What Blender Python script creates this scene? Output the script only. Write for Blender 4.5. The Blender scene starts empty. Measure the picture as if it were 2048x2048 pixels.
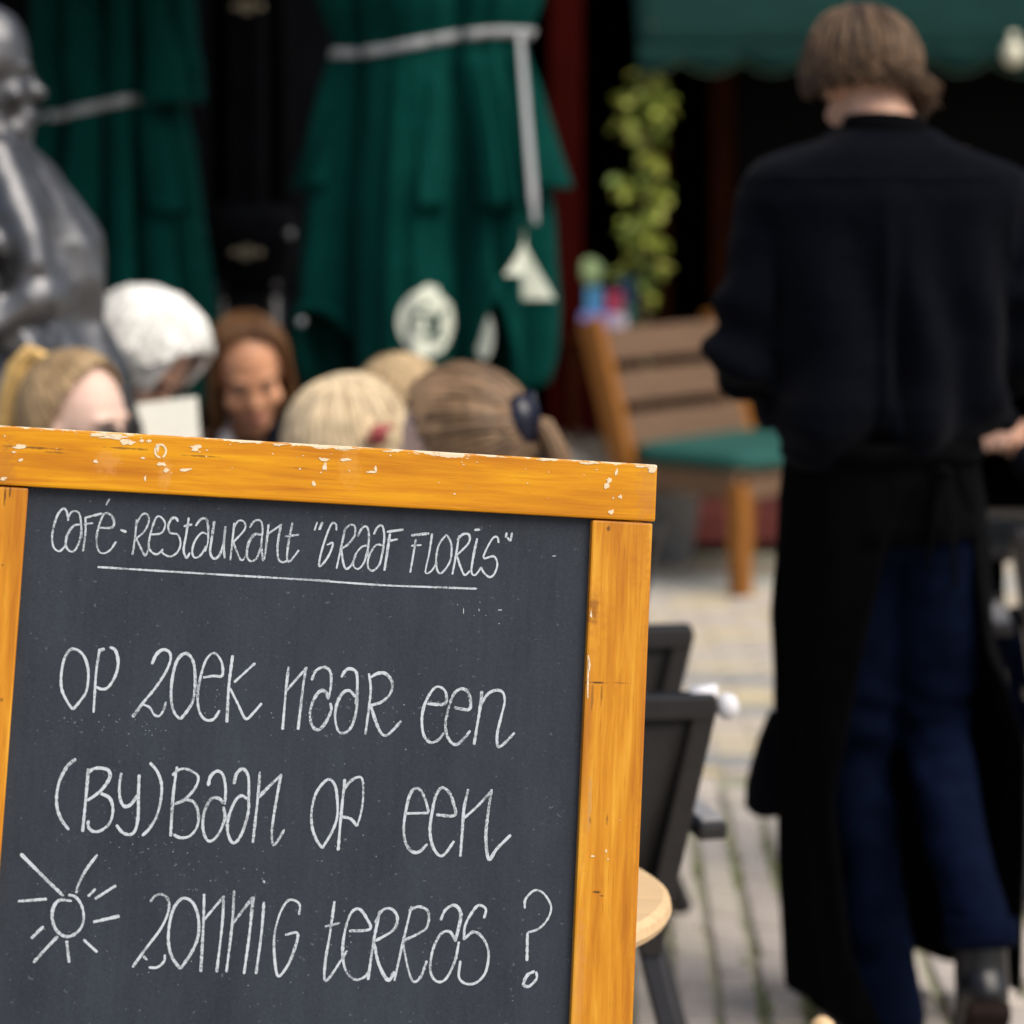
import bpy, bmesh, math, random
import numpy as np
from mathutils import Vector, Matrix, noise, Quaternion

# ---------------------------------------------------------------- camera, world, sun, exposure
SC = bpy.context.scene
F = 5940.0                      # focal length in 2048-px units
CAMZ = 1.6
cam_d = bpy.data.cameras.new('camera')
cam = bpy.data.objects.new('camera', cam_d)
SC.collection.objects.link(cam)
cam.location = (0, 0, CAMZ)
cam.rotation_euler = (math.radians(90), 0, 0)
cam_d.sensor_width = 36.0
cam_d.lens = 36.0 * F / 2048
cam_d.shift_y = -(1024 - 238) / 2048
cam_d.clip_start = 0.1
cam_d.clip_end = 500
cam_d.dof.use_dof = True
cam_d.dof.focus_distance = 2.97
cam_d.dof.aperture_fstop = cam_d.lens / 27.0
cam_d.dof.aperture_blades = 0
SC.camera = cam

SUN_EL, SUN_AZ = math.radians(54), math.radians(128)     # azimuth measured from +Y clockwise
world = bpy.data.worlds.new('World')
SC.world = world
world.use_nodes = True
wn = world.node_tree
bg = wn.nodes['Background']
sky = wn.nodes.new('ShaderNodeTexSky')
sky.sky_type = 'NISHITA'
sky.sun_disc = False
sky.sun_elevation = SUN_EL
sky.sun_rotation = SUN_AZ
sky.air_density = 1.0
sky.dust_density = 4.0
sky.ozone_density = 1.0
wn.links.new(sky.outputs[0], bg.inputs[0])
bg.inputs[1].default_value = 0.1
sun_d = bpy.data.lights.new('sun', 'SUN')
sun_d.energy = 2.3
sun_d.angle = math.radians(55)
sun_d.color = (1.0, 0.94, 0.85)
sun = bpy.data.objects.new('sun', sun_d)
SC.collection.objects.link(sun)
sd = Vector((math.sin(SUN_AZ) * math.cos(SUN_EL), math.cos(SUN_AZ) * math.cos(SUN_EL), math.sin(SUN_EL)))
sun.rotation_euler = sd.to_track_quat('Z', 'Y').to_euler()
sun.location = sd * 30
SC.view_settings.view_transform = 'Standard'
SC.view_settings.look = 'None'
SC.view_settings.exposure = 0.35
SC.view_settings.gamma = 1
SC.view_settings.use_curve_mapping = False
SC.render.engine = 'CYCLES'
SC.cycles.use_denoising = True
SC.cycles.max_bounces = 6

rnd = random.Random(7)
COL = SC.collection


def P(px, py, d):
    """the point at distance d that stands at that place of the photograph"""
    return Vector(((px - 1024) * d / F, d, CAMZ - (py - 238) * d / F))


# ---------------------------------------------------------------- materials
def lin(r, g, b):
    f = lambda c: (c / 255 / 12.92) if c <= 10 else ((c / 255 + .055) / 1.055) ** 2.4
    return (f(r), f(g), f(b))


def mat(name, base, rough=.6, metal=0, var=.18, scale=30, bump=0, bscale=None, spec=.5, coords='Object',
        stretch=(1, 1, 1), sheen=0, coat=0, island=0, sub=0):
    """a Principled material whose colour wavers with noise (and per piece when island > 0)"""
    m = bpy.data.materials.new(name)
    m.use_nodes = True
    nt = m.node_tree
    b = nt.nodes['Principled BSDF']
    b.inputs['Roughness'].default_value = rough
    b.inputs['Metallic'].default_value = metal
    b.inputs['Specular IOR Level'].default_value = spec
    if sheen:
        b.inputs['Sheen Weight'].default_value = sheen
        b.inputs['Sheen Roughness'].default_value = .5
    if coat:
        b.inputs['Coat Weight'].default_value = coat
        b.inputs['Coat Roughness'].default_value = .25
    if sub:
        b.inputs['Subsurface Weight'].default_value = sub
        b.inputs['Subsurface Radius'].default_value = (.012, .005, .003)
        b.inputs['Subsurface Scale'].default_value = 1
    tc = nt.nodes.new('ShaderNodeTexCoord')
    mp = nt.nodes.new('ShaderNodeMapping')
    mp.inputs['Scale'].default_value = stretch
    nt.links.new(tc.outputs[coords], mp.inputs[0])
    nz = nt.nodes.new('ShaderNodeTexNoise')
    nz.inputs['Scale'].default_value = scale
    nz.inputs['Detail'].default_value = 5
    nt.links.new(mp.outputs[0], nz.inputs['Vector'])
    rp = nt.nodes.new('ShaderNodeMapRange')
    rp.inputs['From Min'].default_value = .25
    rp.inputs['From Max'].default_value = .75
    rp.inputs['To Min'].default_value = 1 - var
    rp.inputs['To Max'].default_value = 1 + var
    nt.links.new(nz.outputs['Fac'], rp.inputs['Value'])
    mx = nt.nodes.new('ShaderNodeVectorMath')
    mx.operation = 'SCALE'
    mx.inputs[0].default_value = base
    nt.links.new(rp.outputs[0], mx.inputs['Scale'])
    out = mx.outputs[0]
    if island:
        gi = nt.nodes.new('ShaderNodeNewGeometry')
        r2 = nt.nodes.new('ShaderNodeMapRange')
        r2.inputs['To Min'].default_value = 1 - island
        r2.inputs['To Max'].default_value = 1 + island
        nt.links.new(gi.outputs['Random Per Island'], r2.inputs['Value'])
        m2 = nt.nodes.new('ShaderNodeVectorMath')
        m2.operation = 'SCALE'
        nt.links.new(out, m2.inputs[0])
        nt.links.new(r2.outputs[0], m2.inputs['Scale'])
        out = m2.outputs[0]
    nt.links.new(out, b.inputs['Base Color'])
    if bump:
        n2 = nt.nodes.new('ShaderNodeTexNoise')
        n2.inputs['Scale'].default_value = bscale or scale * 6
        n2.inputs['Detail'].default_value = 3
        nt.links.new(mp.outputs[0], n2.inputs['Vector'])
        bp = nt.nodes.new('ShaderNodeBump')
        bp.inputs['Strength'].default_value = bump
        bp.inputs['Distance'].default_value = .002
        nt.links.new(n2.outputs['Fac'], bp.inputs['Height'])
        nt.links.new(bp.outputs[0], b.inputs['Normal'])
    return m


def nd(nt, t, **kw):
    n = nt.nodes.new(t)
    for k, v in kw.items():
        setattr(n, k, v)
    return n


def math_node(nt, op, a, b=None, clamp=False):
    n = nt.nodes.new('ShaderNodeMath')
    n.operation = op
    n.use_clamp = clamp
    for i, v in enumerate((a, b)):
        if v is None:
            continue
        if isinstance(v, (int, float)):
            n.inputs[i].default_value = v
        else:
            nt.links.new(v, n.inputs[i])
    return n.outputs[0]


# ---------------------------------------------------------------- object helpers
def link(name, me, m=None, parent=None, loc=None, rotz=None):
    o = bpy.data.objects.new(name, me)
    COL.objects.link(o)
    if m is not None and me is not None:
        if isinstance(m, (list, tuple)):
            for q in m:
                me.materials.append(q)
        elif len(me.materials) == 0:
            me.materials.append(m)
    if parent is not None:
        o.parent = parent
    if loc is not None:
        o.location = loc
    if rotz is not None:
        o.rotation_euler = (0, 0, rotz)
    return o


def fin(name, bm, m=None, parent=None, smooth=False, **kw):
    me = bpy.data.meshes.new(name)
    bmesh.ops.recalc_face_normals(bm, faces=bm.faces[:])
    bm.to_mesh(me)
    bm.free()
    if smooth:
        me.polygons.foreach_set('use_smooth', [True] * len(me.polygons))
    return link(name, me, m, parent, **kw)


def tag(o, label, cat, group=None, kind=None):
    if label:
        o['label'] = label
    if cat:
        o['category'] = cat
    if group:
        o['group'] = group
    if kind:
        o['kind'] = kind
    return o


def thing(name, label, cat, loc=(0, 0, 0), rotz=0, group=None):
    o = link(name, None, loc=loc, rotz=rotz)
    o.empty_display_size = .1
    return tag(o, label, cat, group)


def copy_tree(o, parent=None):
    c = o.copy()
    COL.objects.link(c)
    if parent is not None:
        c.parent = parent
    for ch in list(o.children):
        copy_tree(ch, c)
    return c


def box(bm, c, s, rot=None, bev=0):
    """box with centre c, full size s; rot a Matrix/Quaternion"""
    M = Matrix.Translation(c)
    if rot is not None:
        M = M @ rot.to_matrix().to_4x4() if isinstance(rot, Quaternion) else M @ rot.to_4x4()
    M = M @ Matrix.Diagonal((s[0], s[1], s[2], 1))
    r = bmesh.ops.create_cube(bm, size=1, matrix=M)
    if bev:
        es = list({e for v in r['verts'] for e in v.link_edges})
        bmesh.ops.bevel(bm, geom=es, offset=bev, segments=2, affect='EDGES', profile=.6)
    return r['verts']


def beam(bm, a, b, w, h, up=Vector((0, 0, 1)), bev=0):
    """square bar from a to b"""
    a, b = Vector(a), Vector(b)
    z = (b - a)
    L = z.length
    z.normalize()
    x = up.cross(z)
    if x.length < 1e-4:
        x = Vector((1, 0, 0))
    x.normalize()
    y = z.cross(x)
    R = Matrix((x, y, z)).transposed()
    return box(bm, (a + b) / 2, (w, h, L), R, bev)


def loft(bm, rings, n=16, ex=2.0, close=True):
    """rings: (centre, axis-x vector, axis-y vector)"""
    R = []
    for c, ax, ay in rings:
        row = []
        for i in range(n):
            t = 2 * math.pi * i / n
            cs, sn = math.cos(t), math.sin(t)
            x = math.copysign(abs(cs) ** (2 / ex), cs)
            y = math.copysign(abs(sn) ** (2 / ex), sn)
            row.append(bm.verts.new(Vector(c) + Vector(ax) * x + Vector(ay) * y))
        R.append(row)
    for a, b in zip(R, R[1:]):
        for i in range(n):
            j = (i + 1) % n
            bm.faces.new((a[i], a[j], b[j], b[i]))
    if close:
        bm.faces.new(R[0][::-1])
        bm.faces.new(R[-1])
    return R


def vloft(bm, spec, n=24, ex=2.2):
    """vertical loft: (cx, cy, z, rx, ry)"""
    return loft(bm, [((x, y, z), (rx, 0, 0), (0, ry, 0)) for x, y, z, rx, ry in spec], n, ex)


def tube(bm, pts, rad, n=8, flat=1.0, close=True):
    """tube along pts with radius per point (parallel transport frame)"""
    pts = [Vector(p) for p in pts]
    if not isinstance(rad, (list, tuple)):
        rad = [rad] * len(pts)
    t0 = (pts[1] - pts[0]).normalized()
    x = t0.orthogonal().normalized()
    rings = []
    for i, p in enumerate(pts):
        t = (pts[min(i + 1, len(pts) - 1)] - pts[max(i - 1, 0)])
        t = t.normalized() if t.length > 1e-9 else t0
        x = (x - t * x.dot(t))
        x = x.normalized() if x.length > 1e-6 else t.orthogonal().normalized()
        y = t.cross(x)
        rings.append((p, x * rad[i], y * rad[i] * flat))
    return loft(bm, rings, n, 2.0, close)


def limb(bm, pts, rad, n=14):
    """tube with a ball at each end, for later voxel union"""
    tube(bm, pts, rad, n)
    for p, r in ((pts[0], rad[0]), (pts[-1], rad[-1])):
        ell(bm, p, (r, r, r), 10)


def ell(bm, c, r, seg=16, rot=None):
    M = Matrix.Translation(c)
    if rot is not None:
        M = M @ rot.to_4x4()
    M = M @ Matrix.Diagonal((r[0], r[1], r[2], 1))
    bmesh.ops.create_uvsphere(bm, u_segments=seg, v_segments=max(6, seg // 2 + 2), radius=1, matrix=M)


def lathe(bm, prof, n=24, c=(0, 0, 0)):
    return loft(bm, [((c[0], c[1], c[2] + z), (r, 0, 0), (0, r, 0)) for r, z in prof], n, 2)


def fuse(name, bm, voxel, smooth=3, fac=.5):
    """voxel union of everything in bm as one continuous mesh"""
    bmesh.ops.recalc_face_normals(bm, faces=bm.faces[:])
    me = bpy.data.meshes.new(name)
    bm.to_mesh(me)
    bm.free()
    o = bpy.data.objects.new('source', me)
    COL.objects.link(o)
    a = o.modifiers.new('r', 'REMESH')
    a.mode = 'VOXEL'
    a.voxel_size = voxel
    if smooth:
        s = o.modifiers.new('s', 'SMOOTH')
        s.iterations = smooth
        s.factor = fac
    dg = bpy.context.evaluated_depsgraph_get()
    dg.update()
    out = bpy.data.meshes.new_from_object(o.evaluated_get(dg))
    bpy.data.objects.remove(o)
    bpy.data.meshes.remove(me)
    out.name = name
    out.polygons.foreach_set('use_smooth', [True] * len(out.polygons))
    return out


def displace(me, fn):
    """push vertices along their normals by fn(co, normal) metres"""
    n = len(me.vertices)
    co = np.empty(n * 3)
    me.vertices.foreach_get('co', co)
    no = np.empty(n * 3)
    me.vertices.foreach_get('normal', no)
    co = co.reshape(-1, 3)
    no = no.reshape(-1, 3)
    d = np.array([fn(c, k) for c, k in zip(co.tolist(), no.tolist())])
    co += no * d[:, None]
    me.vertices.foreach_set('co', co.ravel())
    me.update()
    return me


def nz(x, y, z, s=1.0, off=0):
    return noise.noise(Vector((x * s + off, y * s, z * s)))


# ---------------------------------------------------------------- common materials
M_black = mat('black paint', (.0035, .004, .0055), .85, var=.3, scale=8, spec=.04)
M_char = mat('charcoal metal', (.017, .0155, .0165), .3, var=.25, scale=40, bump=.12)
M_weave = mat('charcoal mesh fabric', (.02, .018, .017), .7, var=.25, scale=120, bump=.4, bscale=600)
M_pad = mat('pale grey metal', (.3, .3, .31), .4, var=.1)
M_skin = mat('skin', (.62, .36, .25), .5, var=.12, scale=25, bump=.08, bscale=400, sub=.12)
M_skin_pale = mat('pale skin', (.8, .55, .44), .5, var=.08, scale=25, bump=.08, bscale=400, sub=.12)
M_skin_tan = mat('tanned skin', (.68, .33, .18), .5, var=.12, scale=25, bump=.08, bscale=400, sub=.1)
M_lip = mat('lips', (.42, .14, .12), .45)
M_eye = mat('eye', (.13, .075, .05), .3)
M_navy = mat('dark navy cloth', (.0022, .0029, .0054), .85, var=.25, scale=60, bump=.3, bscale=500, spec=.03, sheen=.025)
M_apron = mat('black apron cloth', (.002, .0021, .0026), .85, var=.3, scale=30, bump=.3, bscale=500, spec=.02, sheen=.01)
M_denim = mat('dark blue denim', (.0024, .005, .0165), .85, var=.35, scale=25, bump=.3, bscale=700, spec=.03)
M_leather = mat('black leather', (.007, .007, .0085), .3, var=.3, scale=40, bump=.2)
M_sole = mat('dark brown sole', (.012, .006, .004), .7, spec=.1)
M_jacket = mat('navy jacket cloth', (.006, .0075, .013), .85, var=.2, scale=60, bump=.2, spec=.1)
M_white = mat('white cotton', (.7, .7, .72), .8, var=.06, bump=.2)
M_grey = mat('grey knit', (.14, .14, .15), .85, var=.2, bump=.3)
M_bench = mat('weathered brown wood', (.145, .082, .045), .65, var=.35, scale=6, stretch=(1.5, 12, 30), bump=.3)
M_orange = mat('orange varnished wood', (.29, .105, .009), .4, var=.25, scale=6, stretch=(14, 14, 1.5), bump=.15)
M_green = mat('dark green parasol cloth', (.001, .043, .035), .9, var=.18, scale=14, bump=.25, bscale=700, spec=.06)
M_cush = mat('green cushion cloth', (.006, .085, .07), .8, var=.12, scale=40, bump=.3)
M_awn = mat('green awning cloth', (.007, .03, .026), .9, var=.12, scale=8, bump=.2, spec=.08)
M_trim = mat('pale green trim', (.03, .06, .035), .8)
M_strap = mat('pale grey webbing', (.36, .37, .38), .8, var=.15, scale=80)
M_print = mat('pale print on cloth', (.78, .82, .68), .8, var=.12, scale=30)
M_pale = mat('pale sanded wood', (.72, .5, .27), .5, var=.12, scale=7, stretch=(2, 20, 20), bump=.1)
M_red = mat('dark red painted wood', (.032, .0016, .0008), .7, var=.3, scale=6, stretch=(8, 8, 1), spec=.04)
M_dbrown = mat('dark brown stained wood', (.034, .0085, .002), .7, var=.4, scale=6, stretch=(10, 10, 1), spec=.04)
M_bronze = mat('dark patinated bronze', (.16, .162, .168), .44, metal=.85, var=.55, scale=6, bump=.2, bscale=30, spec=.4)
M_paper = mat('cream paper', (.8, .78, .68), .7, var=.04)
M_zinc = mat('grey zinc', (.33, .34, .36), .45, metal=.4, var=.25, scale=15)
M_brickred = mat('dull red brick', (.13, .024, .02), .8, var=.25, scale=20)
M_gold = mat('dull brass', (.3, .26, .18), .4, metal=.8)

# ================================================================ LARGE STRUCTURE
# ---------------------------------------------------------------- ground
def paving_base_material():
    m = bpy.data.materials.new('sand and moss bed')
    m.use_nodes = True
    nt = m.node_tree
    b = nt.nodes['Principled BSDF']
    b.inputs['Roughness'].default_value = .95
    tc = nd(nt, 'ShaderNodeTexCoord')
    n1 = nd(nt, 'ShaderNodeTexNoise')
    n1.inputs['Scale'].default_value = 3.5
    n1.inputs['Detail'].default_value = 6
    nt.links.new(tc.outputs['Object'], n1.inputs['Vector'])
    cr = nd(nt, 'ShaderNodeValToRGB')
    e = cr.color_ramp.elements
    e[0].position, e[0].color = .36, (.3, .27, .22, 1)
    e[1].position, e[1].color = .58, (.33, .325, .23, 1)
    k = e.new(.74)
    k.color = (.22, .26, .11, 1)
    nt.links.new(n1.outputs['Fac'], cr.inputs[0])
    nt.links.new(cr.outputs[0], b.inputs['Base Color'])
    return m


bm = bmesh.new()
bmesh.ops.create_grid(bm, x_segments=2, y_segments=2, size=150)
ground = fin('ground', bm, mat('far street paving', (.33, .29, .26), .9, var=.25, scale=4), loc=(0, 60, -.05))
tag(ground, 'grey brick street surface reaching into the distance', None, kind='structure')
bm = bmesh.new()
box(bm, (0, 6.1, -.03), (7.0, 9.8, .036))
pavement = fin('pavement', bm, paving_base_material())
tag(pavement, 'paving of pinkish grey clinker bricks with mossy joints', None, kind='structure')

brick_mats = [mat('clinker brick %d' % i, c, .85, var=.22, scale=25, bump=.4, bscale=90, coords='Object', spec=.3) for i, c in enumerate(
    [(.54, .48, .43), (.5, .45, .41), (.57, .51, .45), (.47, .42, .38), (.54, .49, .42)])]
yel_mats = [mat('yellow clinker %d' % i, c, .85, var=.22, scale=25, bump=.4, bscale=90, spec=.3) for i, c in enumerate(
    [(.53, .47, .38), (.56, .48, .32), (.47, .43, .38), (.51, .45, .39)])]
M_kerb = mat('grey granite', (.27, .28, .28), .8, var=.2, scale=60, bump=.4)
M_kerbl = mat('pale grey granite', (.4, .41, .38), .8, var=.2, scale=60, bump=.4)


def brick_mesh(name, l, w, h, m):
    b = bmesh.new()
    box(b, (0, 0, -h / 2), (w, l, h))
    es = [e for e in b.edges if all(v.co.z > -.001 for v in e.verts)]
    bmesh.ops.bevel(b, geom=es, offset=.004, segments=1, affect='EDGES')
    me = bpy.data.meshes.new(name)
    bmesh.ops.recalc_face_normals(b, faces=b.faces[:])
    b.to_mesh(me)
    b.free()
    me.materials.append(m)
    return me


near_meshes = [brick_mesh('brick', .198, .061, .03, m) for m in brick_mats]
far_meshes = [brick_mesh('brick', .2, .068, .03, m) for m in yel_mats]
kerb_mesh = [brick_mesh('kerb_stone', .5, .1, .03, M_kerb), brick_mesh('kerb_stone', .5, .16, .03, M_kerbl)]
slots = []        # (x, y, rot, mesh)
r2 = random.Random(3)
ang0 = math.radians(2.0)
# near field: bricks lengthwise, mossy joints run away from the camera
for i in range(-42, 43):
    for j in range(-18, 14):
        x = i * .081
        y = 4.95 + j * .207 + (.1 if i % 2 else 0)
        X, Y = x * math.cos(ang0) + (y - 5) * math.sin(ang0) * .7, y
        if 1.3 < Y < 7.2 and abs(X) < 3.3:
            slots.append((X, Y, -ang0 * .7, r2.choice(near_meshes)))
ys = 7.31
row = 0
while ys < 10.75:
    k = None
    for yk in (7.36, 8.06, 8.47):
        if abs(ys - yk) < .05:
            k = 0
    if 10.12 < ys < 10.32:
        k = 1
    if k is not None:
        wd = (.1, .16)[k]
        for i in range(-7, 8):
            slots.append((i * .51 + (row % 2) * .2, ys + wd / 2 - .035, math.pi / 2, kerb_mesh[k]))
        ys += wd + .012
    else:
        for i in range(-16, 17):
            slots.append((i * .207 + (row % 2) * .1, ys, math.pi / 2, r2.choice(far_meshes)))
        ys += .078
    row += 1


def slot_score(s):
    x, y = s[0], s[1]
    px = 1024 + x / y * F
    py = 238 + CAMZ / y * F
    vis = (1290 < px < 1575 or 1955 < px < 2065) and py < 2075
    return (-1000 / y if vis else 0) + y * .001


slots.sort(key=slot_score)
rest = {}
for n, (x, y, a, me) in enumerate(slots):
    zt = r2.uniform(-.0025, .0025)
    tilt = (r2.gauss(0, .012), r2.gauss(0, .012), a + r2.gauss(0, .012))
    if n < 290:
        o = bpy.data.objects.new('kerb_stone' if me in kerb_mesh else 'brick', me)
        COL.objects.link(o)
        o.parent = pavement
        o.location = (x + r2.gauss(0, .0015), y + r2.gauss(0, .0015), zt)
        o.rotation_euler = tilt
    else:
        rest.setdefault(me.name, (me, []))[1].append((Vector((x, y, zt)), tilt))
bm = bmesh.new()
fm = []
mlist = []
for me, lst in rest.values():
    if me.materials[0] not in mlist:
        mlist.append(me.materials[0])
    mi = mlist.index(me.materials[0])
    vs = [v.co.copy() for v in me.vertices]
    fs = [tuple(p.vertices) for p in me.polygons]
    from mathutils import Euler
    for loc, tl in lst:
        Mx = Matrix.Translation(loc) @ Euler(tl).to_matrix().to_4x4()
        nv = [bm.verts.new(Mx @ v) for v in vs]
        for f in fs:
            q = bm.faces.new([nv[i] for i in f])
            q.material_index = mi
me = bpy.data.meshes.new('brick_field')
bm.to_mesh(me)
bm.free()
o = link('brick_field', me, mlist, pavement)
o['kind'] = 'stuff'
# moss tufts in the joints
bm = bmesh.new()
for i in range(-6, 40):
    x0 = i * .081 + .0405
    y = 4.9
    while y < 7.2:
        y += r2.uniform(.008, .03)
        dens = nz(x0, y, 0, 2.6) * 1.2 + .12
        if r2.random() > dens * 1.5:
            continue
        X = x0 * math.cos(ang0) + (y - 5) * math.sin(ang0) * .7 + r2.gauss(0, .009)
        for _ in range(3):
            a = r2.uniform(0, 6.28)
            h = r2.uniform(.006, .02)
            w = r2.uniform(.004, .009)
            c = Vector((X + r2.gauss(0, .006), y + r2.gauss(0, .008), -.008))
            d = Vector((math.cos(a), math.sin(a), 0))
            v = [bm.verts.new(c - d * w), bm.verts.new(c + d * w), bm.verts.new(c + Vector((r2.gauss(0, .006), r2.gauss(0, .006), h)))]
            bm.faces.new(v)
moss = fin('moss', bm, mat('moss', (.26, .3, .13), .9, var=.4, scale=30, island=.35))
tag(moss, 'low green moss growing in the brick joints', None, kind='stuff')

# ---------------------------------------------------------------- cafe facade (dark timber front with deep openings)
FY = 12.2
fac = thing('cafe_facade', 'dark timber cafe front with deep black openings behind the terrace', 'building', (0, FY, 0))
bm = bmesh.new()
box(bm, (-2.6, .1, 2.4), (4.4, .2, 4.9))
box(bm, (1.9, .1, 3.85), (4.6, .2, 2.0))
box(bm, (4.6, .1, 1.4), (.8, .2, 2.9))
fin('wall', bm, M_black, fac)
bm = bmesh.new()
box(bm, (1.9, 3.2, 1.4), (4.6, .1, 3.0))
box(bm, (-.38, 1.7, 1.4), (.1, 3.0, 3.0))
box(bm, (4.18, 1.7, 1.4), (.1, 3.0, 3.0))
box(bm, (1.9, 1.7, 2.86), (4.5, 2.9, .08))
box(bm, (1.9, 1.7, -.02), (4.5, 2.9, .06))
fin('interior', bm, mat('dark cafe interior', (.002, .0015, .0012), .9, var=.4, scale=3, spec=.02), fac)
for x, w in ((-.34, .1), (.62, .05), (.86, .1), (1.5, .06), (2.6, .1), (4.14, .1)):
    bm = bmesh.new()
    box(bm, (x, -.02, 1.42), (w, .14, 2.84), bev=.008)
    fin('door_post', bm, M_dbrown, fac)
bm = bmesh.new()
box(bm, (1.9, -.03, 2.87), (4.6, .12, .1))
fin('lintel', bm, M_dbrown, fac)
bm = bmesh.new()
box(bm, (.38, -.02, .28), (.4, .05, .56))
fin('door_panel', bm, M_red, fac)
for i in range(7):
    bm = bmesh.new()
    box(bm, (-4.5 + i * .62, -.012, 1.2), (.56, .03, 1.7), bev=.01)
    fin('wall_panel', bm, M_black, fac)
for x in (1.18, 2.05, 3.4):
    bm = bmesh.new()
    box(bm, (x, .03, 1.75), (.5 if x < 2 else (.9 if x < 3 else 1.3), .01, 1.9))
    g = bpy.data.materials.get('dark glass') or mat('dark glass', (.0015, .0015, .002), .3, spec=.06)
    fin('window_pane', bm, g, fac)
bm = bmesh.new()
box(bm, (.45, -.75, .06), (1.6, .5, .12), bev=.01)
o = fin('door_step', bm, M_brickred, fac)

post = thing('timber_post', 'dark red painted timber post between the parasol and the climbing plant', 'post', P(1131, 0, 11.0).xy.to_3d())
bm = bmesh.new()
box(bm, (0, 0, 1.9), (.125, .125, 3.8), bev=.008)
fin('shaft', bm, M_red, post)
bm = bmesh.new()
box(bm, (0, 0, .12), (.17, .17, .24), bev=.01)
fin('plinth', bm, M_red, post)

# ---------------------------------------------------------------- awning with scalloped valance
aw = thing('awning', 'green cloth awning with a scalloped valance over the cafe front', 'awning', (0, 0, 0))
AX0, AX1, AYF, AZF = .455, 4.2, 10.8, 1.875
bm = bmesh.new()
nx = 40
V = []
for j in range(9):
    t = j / 8
    for i in range(nx + 1):
        x = AX0 + (AX1 - AX0) * i / nx
        z = AZF + 1.05 * t - .05 * math.sin(math.pi * t) + .006 * math.sin(x * 17 + j) * (1 - t)
        V.append(bm.verts.new((x, AYF + (FY - .05 - AYF) * t, z)))
for j in range(8):
    for i in range(nx):
        a = j * (nx + 1) + i
        bm.faces.new((V[a], V[a + 1], V[a + nx + 2], V[a + nx + 1]))
o = fin('cloth', bm, M_awn, aw, smooth=True)
s = o.modifiers.new('thick', 'SOLIDIFY')
s.thickness = .004
bm = bmesh.new()
V = []
sw = .226
N = 300
top, bot = [], []
for i in range(N + 1):
    x = AX0 + (AX1 - AX0) * i / N
    ph = ((x - AX0 + .07) / sw) % 1
    dz = .055 + .05 * math.sin(math.pi * ph) ** .8
    yy = AYF + .012 * math.sin(x * 9) - .004
    top.append(bm.verts.new((x, AYF - .004, AZF - .006)))
    bot.append(bm.verts.new((x, yy, AZF - .006 - dz)))
for i in range(N):
    bm.faces.new((top[i], top[i + 1], bot[i + 1], bot[i]))
edge = [v.co.copy() for v in bot]
o = fin('valance', bm, M_awn, aw, smooth=True)
s = o.modifiers.new('thick', 'SOLIDIFY')
s.thickness = .003
bm = bmesh.new()
tube(bm, edge, .005, 5)
fin('valance_trim', bm, M_trim, aw, smooth=True)
bm = bmesh.new()
tube(bm, [(AX0, AYF + .01, AZF - .002), (AX1, AYF + .01, AZF - .002)], .016, 8)
fin('front_bar', bm, M_awn, aw, smooth=True)
for x in (AX0 + .04, AX1 - .1):
    bm = bmesh.new()
    tube(bm, [(x, AYF + .03, AZF - .02), (x, FY - .04, 2.25)], .014, 8)
    fin('folding_arm', bm, M_char, aw)
shade_awning = thing('awning', 'unseen high green awning added to shade the left part of the terrace', 'awning', (0, 0, 0))  # out of view, added to shade the left parasol, column and facade
bm = bmesh.new()
V = []
for j in range(9):
    t = j / 8
    for i in range(31):
        x = -4.4 + 3.9 * i / 30
        V.append(bm.verts.new((x, 6.7 + 5.45 * t, 2.22 + 1.4 * t - .06 * math.sin(math.pi * t))))
for j in range(8):
    for i in range(30):
        q = j * 31 + i
        bm.faces.new((V[q], V[q + 1], V[q + 32], V[q + 31]))
o = fin('cloth', bm, M_awn, shade_awning, smooth=True)
s_ = o.modifiers.new('thick', 'SOLIDIFY')
s_.thickness = .004
for x in (-4.3, -.6):
    bm = bmesh.new()
    tube(bm, [(x, 6.73, 2.19), (x, FY - .04, 3.0)], .018, 8)
    fin('folding_arm', bm, M_char, shade_awning)
bm = bmesh.new()
tube(bm, [(-4.4, 6.7, 2.215), (-.5, 6.7, 2.215)], .02, 8)
fin('front_bar', bm, M_char, shade_awning, smooth=True)
bm = bmesh.new()
c = P(2027, 108, 10.7)
ell(bm, (0, 0, 0), (.042, .042, .046), 20)
tube(bm, [(0, 0, .04), (0, .01, .075)], .016, 10)
lamp = fin('globe_lamp', bm, mat('cream opal glass', (.75, .72, .55), .3, var=.05), smooth=True, loc=c)
tag(lamp, 'small cream globe lamp hanging at the awning edge', 'lamp')

# ================================================================ SANDWICH BOARD (in focus)
def rot(a, ax):
    return Matrix.Rotation(a, 3, ax)


SB = rot(math.radians(4.635), Vector((0, 1, 0))) @ rot(math.radians(10.487), Vector((0, 0, 1))) @ rot(-math.radians(9.96), Vector((1, 0, 0))) @ \
    Matrix(((1, 0, 0), (0, 0, -1), (0, 1, 0)))
SO = P(1315.5, 929.5, 3.0)
sb = thing('sandwich_board', 'orange framed chalkboard sign with handwritten Dutch text in the foreground', 'chalkboard sign')
sb.matrix_world = Matrix.Translation(SO) @ SB.to_4x4()
UIN, TB, TS = -.6249, .05705, .06446
UOUT = UIN - .0625
PANEL_W = -.011


def uv(px, py, w=0.0):
    """board coordinates of a point of the photograph on the sign's plane"""
    d = Vector(((px - 1024) / F, 1, -(py - 238) / F))
    n = SB.col[2]
    o = SO + n * w
    c = Vector((0, 0, CAMZ))
    t = (o - c).dot(n) / d.dot(n)
    q = SB.transposed() @ (c + d * t - SO)
    return q.x, q.y


def foot_v(u, w=0):
    q = SO + SB.col[0] * u + SB.col[2] * w
    return -q.z / SB.col[1].z


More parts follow.
